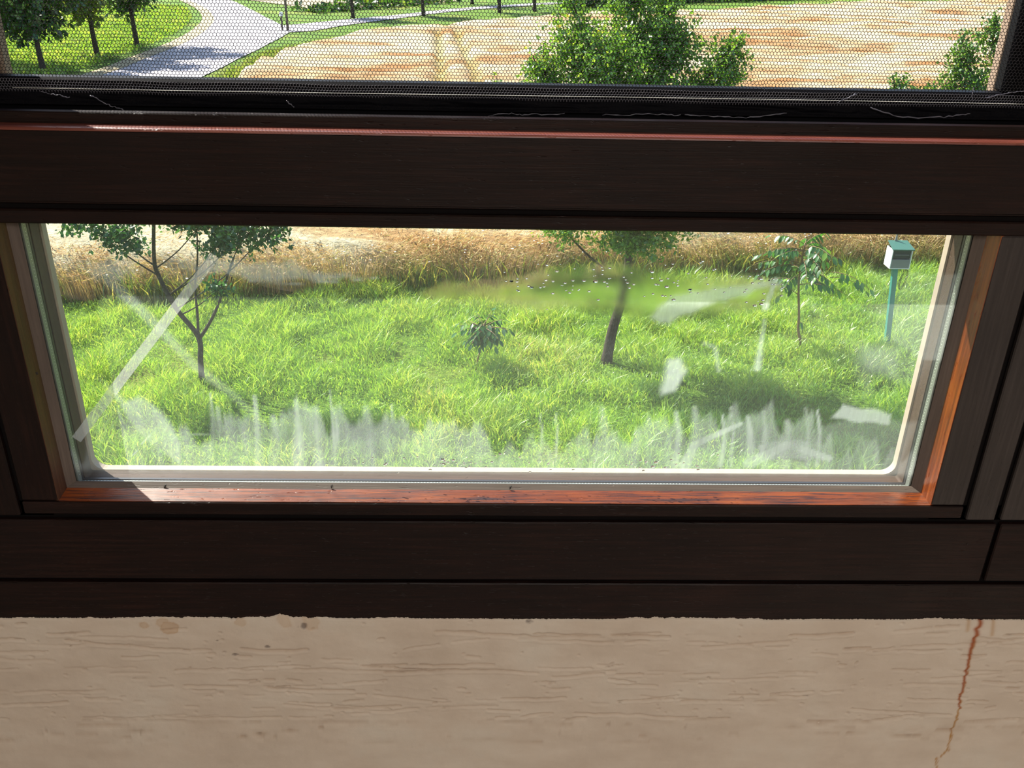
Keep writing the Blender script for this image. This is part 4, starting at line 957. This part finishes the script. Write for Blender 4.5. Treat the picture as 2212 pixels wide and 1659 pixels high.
# droplets
dl = []
ico = []
for q in range(190):
    if q < 120: a = gpx(random.uniform(1080, 1700), random.gauss(612, 22))
    else: a = gpx(random.uniform(760, 1560), random.gauss(1000, 9))
    r = random.uniform(0.0007, 0.0015) * (1.0 if random.random() < 0.75 else 1.5)
    V = []; n1 = 8
    for lat in (0, 0.5, 0.85):
        for j in range(n1):
            th = 2 * math.pi * j / n1; rr_ = r * math.cos(lat * 1.4); V.append((a[0] + 1.5 * rr_ * math.cos(th), 0.0300 - r * 0.3 * math.sin(lat * 1.4), a[1] + rr_ * math.sin(th) * 0.8))
    V.append((a[0], 0.0300 - r * 0.3, a[1])); F = []
    for s in range(2):
        for j in range(n1): F.append([s * n1 + j, s * n1 + (j + 1) % n1, (s + 1) * n1 + (j + 1) % n1, (s + 1) * n1 + j])
    F += [[2 * n1 + j, 2 * n1 + (j + 1) % n1, 3 * n1] for j in range(n1)] + [list(range(n1))[::-1]]
    dl.append((np.array(V), F))
V, F = merge(dl); child('water_drops', V, F, win, M['drop'], True, kind='stuff')
# diagonal tape strip on the inside of the pane
def tape(pts, w, name, label):
    a, b = gpx(*pts[0]), gpx(*pts[1]); d = (b - a) / np.linalg.norm(b - a); nn = np.array([-d[1], d[0]]) * w / 2
    c = [a + nn * 0.8, a - nn, b - nn, b + nn]
    base = np.array([a[0], 0.0296, a[1]]); V = []
    for y in (0.0292, 0.0295): V += [(p[0], y, p[1]) for p in c]
    V = np.array(V) - base
    me_ = mesh_np(name, V, [[0, 1, 2, 3], [7, 6, 5, 4], [0, 4, 5, 1], [1, 5, 6, 2], [2, 6, 7, 3], [3, 7, 4, 0]], mat=M['tape'])
    return link(name, me_, label=label, cat='tape', loc=tuple(base))
tape(((466, 552), (166, 948)), 0.0125, 'tape_strip', 'strip of clear tape stuck diagonally across the left end of the glass')

# nail heads and specks in the timber
def speck(px, py, y, r, nm, mt):
    p = P(px, py, y); V, F = [], []
    for j in range(8):
        th = j * math.pi / 4; V.append((p[0] + r * math.cos(th) * 0.7, y - 0.0006, p[2] + r * math.sin(th)))
    for j in range(8):
        th = j * math.pi / 4; V.append((p[0] + r * 0.5 * math.cos(th) * 0.7, y - 0.0012, p[2] + 0.5 * r * math.sin(th)))
    V.append((p[0], y - 0.0004, p[2])); F = [[j, (j + 1) % 8, 8 + (j + 1) % 8, 8 + j] for j in range(8)] + [[8 + j, 8 + (j + 1) % 8, 16] for j in range(8)]
    child(nm, V, F, win, mt)
speck(80, 806, 0.0, 0.0022, 'nail_hole', M['hole']); speck(1830 + 260, 1175, 0.0, 0.0016, 'nail_hole', M['hole'])
for px, py in ((357, 1053), (717, 1053), (1103, 1055)):
    p = P(px, py, 0.0225); p[2] += 0.0015
    t = empty('gnat', tuple(p), label={357: 'dead gnat lying on the sill strip near the left corner', 717: 'dead gnat lying on the sill strip, middle one of three', 1103: 'dead gnat on the sill strip below the bushy tree trunk'}[px], cat='insect', group='dead gnats on the sill strip')
    a = random.uniform(0.6, 1.3); d = np.array([math.cos(a) * 0.5, 0.3, math.sin(a)]); d = nrm(d)
    V, F = tube([p - d * 0.003, p - d * 0.001, p + d * 0.001, p + d * 0.003], [0.0003, 0.0009, 0.0008, 0.0004], 6); child('body', V, F, t, M['bug'], True)
    lg = [tube([p + d * s, p + d * s + np.array([sg * 0.0012, -0.0004, 0.0008]), p + d * s + np.array([sg * 0.0022, -0.0002, -0.0008])], 0.00012, 4) for s in (-0.001, 0, 0.001) for sg in (-1, 1)]
    V, F = merge(lg); child('legs', V, F, t, M['bug'], kind='stuff')

# ---- upper opening: outer jambs, black screen frame, net
oj = empty('window_2', (0, 0, 5.39), kind='structure', label='upper window opening with weathered outer jambs')
box_part('outer_jamb', 0.5765, 0.66, 0.088, 0.108, 5.393, 6.2, oj, M['oldwood_z'], 0.003, 'grey brown weathered jamb')
box_part('outer_jamb', -0.64, -0.540, 0.088, 0.108, 5.393, 6.2, oj, M['oldwood_z'], 0.003)
box_part('jamb_board', 0.70, XR, 0.0, 0.05, 5.3935, 6.2, oj, WZ); box_part('jamb_board', XL, -0.66, 0.0, 0.05, 5.3935, 6.2, oj, WZ)
box_part('head_board', -0.66, 0.70, 0.0, 0.05, 6.12, 6.2, oj, WX)
box_part('outer_sill', XL, XR, 0.0875, 0.108, 5.34, 5.392, oj, M['oldwood_x'])
scr = empty('insect_screen', (0, 0.07, 5.41), label='black insect net stretched over a frame in the upper opening', cat='insect screen')
box_part('frame_bar', -0.70, 0.74, 0.0635, 0.085, 5.395, 5.4385, scr, M['black'], 0.003, 'black lower bar of the screen frame')
box_part('frame_bar', 0.5735, 0.74, 0.0655, 0.085, 5.4385, 6.19, scr, M['black'], 0.003); box_part('frame_bar', -0.70, -0.566, 0.0655, 0.085, 5.4385, 6.19, scr, M['black'], 0.003)
box_part('frame_bar', -0.566, 0.5735, 0.0655, 0.085, 6.16, 6.19, scr, M['black'], 0.003)
def hexnet(x0, x1, z0, z1, p, rad, yf, warp=None):
    rh = p * 0.866; R_ = p / math.sqrt(3); cols_ = int((x1 - x0) / p); rows = int((z1 - z0) / rh)
    I, J = np.meshgrid(np.arange(cols_), np.arange(rows), indexing='ij'); I = I.ravel(); J = J.ravel()
    cx_ = x0 + (I + 0.5 * (J % 2)) * p; cz_ = z0 + J * rh
    # pointy-top hexagon: edges top-left, top-right, right side of every cell
    c = lambda k: (cx_ + R_ * math.sin(math.radians(60 * k)), cz_ + R_ * math.cos(math.radians(60 * k)))
    E = []
    for a, b in ((5, 0), (0, 1), (1, 2)):
        ax_, az_ = c(a); bx_, bz_ = c(b); E.append((ax_, az_, bx_, bz_))
    ax_, az_, bx_, bz_ = [np.concatenate([e[i] for e in E]) for i in range(4)]
    if warp: ax_, az_ = warp(ax_, az_); bx_, bz_ = warp(bx_, bz_)
    A = np.stack([ax_, yf(ax_, az_), az_], -1); B = np.stack([bx_, yf(bx_, bz_), bz_], -1)
    d = B - A; d /= np.linalg.norm(d, axis=1)[:, None]; yv = np.array([0, 1.0, 0]); u = np.cross(d, yv); u /= np.linalg.norm(u, axis=1)[:, None]; w = np.cross(d, u)
    offs = [(-u * rad + w * rad * 0.5), (u * rad + w * rad * 0.5), (-w * rad)]
    V = np.stack([A + o for o in offs] + [B + o for o in offs], 1).reshape(-1, 3)
    i = np.arange(len(A)) * 6
    F = np.concatenate([np.stack([i + j, i + (j + 1) % 3, i + 3 + (j + 1) % 3, i + 3 + j], -1) for j in range(3)])
    return V, F
def yf(x, z): return 0.0615 - 0.0016 * (fbm(x * 9 + 20, z * 9, 2) - 0.4) - 0.006 * np.exp(-((x - 0.30 + 0.9 * (z - 5.44)) / 0.006) ** 2) * sstep(5.50, 5.44, z) + 0.0
def warp(x, z): return x + 0.0012 * (fbm(x * 12, z * 12 + 30, 2) - 0.5) * 2, z + 0.0014 * (fbm(x * 12 + 60, z * 12, 2) - 0.5) * 2
V, F = hexnet(-0.60, 0.645, 5.4395, 5.665, 0.0038, 0.00030, yf, warp)
child('net', V, F, scr, M['net'], kind='stuff', label='black hexagonal net mesh')
def yf2(x, z): return 0.0595 - 0.0012 * (fbm(x * 14, z * 40, 2)) - 0.0015 * np.exp(-((z - 5.4335) / 0.004) ** 2)
V, F = hexnet(-0.60, 0.645, 5.4235, 5.4405, 0.0033, 0.00032, yf2, warp)
child('net_hem', V, F, scr, M['hem'], kind='stuff', label='net wrapped over the lower bar')
# gathered cloth at the foot of the net
nx_ = 900; xs = np.linspace(-0.66, 0.70, nx_); k_ = 13; tv = np.linspace(0, 1, k_)
Xc, T = np.meshgrid(xs, tv, indexing='ij')
Zc = 5.4108 + 0.0150 * T + 0.0; top_bulge = np.sin(T * math.pi)
fold = fbm(Xc * 8 + 3, T * 1.5 + 2, 3) - 0.5; cr = np.abs(fbm(Xc * 16, T * 2.2 + Xc * 6, 3) - 0.5)
Yc = 0.0602 - 0.0030 * top_bulge - 0.007 * fold * top_bulge + 0.010 * cr * top_bulge - 0.0045 * (1 - sstep(0, 0.25, T)) 
Zc = Zc + 0.0022 * fold * top_bulge
child('gathered_net', np.stack([Xc, np.clip(Yc, 0.0535, 0.063), Zc], -1).reshape(-1, 3), grid_faces(nx_, k_), scr, M['cloth'], True, label='gathered black net folds along the bottom')
# hem thread
xs = np.linspace(-0.52, 0.66, 160); V, F = tube(np.stack([xs, 0 * xs + 0.0558, 5.4283 + 0.0006 * np.sin(xs * 5) + 0 * xs], -1), 0.00028, 5)
child('hem_thread', V, F, scr, M['dot'], True, label='thin pale thread along the hem')
# crumpled ridges in the folds
def ridge(pts, r=0.0006, nm='fold_ridge'):
    p = smooth_path([(*P(a, b, 0.0535),) for a, b in pts], 8); p = p + rng.normal(size=p.shape) * [0.0004, 0.0002, 0.0005]
    V, F = tube(p, r * (0.5 + rng.random(len(p))), 5); child(nm, V, F, scr, M['netlit'], True, kind='stuff')
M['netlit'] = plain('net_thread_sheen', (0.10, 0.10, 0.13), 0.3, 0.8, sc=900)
ridge([(195, 206), (225, 222), (245, 231), (268, 237)]); ridge([(90, 199), (120, 205), (150, 211)], 0.0005)
ridge([(1055, 250), (1100, 246), (1140, 248), (1220, 245)], 0.0005); ridge([(1300, 250), (1400, 247), (1470, 249)], 0.0005)
ridge([(1480, 247), (1550, 252), (1620, 254), (1700, 244)], 0.0006); ridge([(1810, 222), (1830, 212), (1850, 203)], 0.0007)
ridge([(1880, 232), (1950, 253), (2040, 252), (2095, 246)], 0.0007); ridge([(618, 217), (628, 225), (635, 231)], 0.0007); ridge([(2100, 215), (2102, 200), (2104, 190)], 0.0005); ridge([(2130, 212), (2170, 202), (2212, 197)], 0.0006)

print('tris', sum(sum(len(p.vertices) - 2 for p in o.data.polygons) if len(o.data.polygons) < 5000 else len(o.data.polygons) * (len(o.data.polygons[0].vertices) - 2) for o in bpy.data.objects if o.type == 'MESH'))
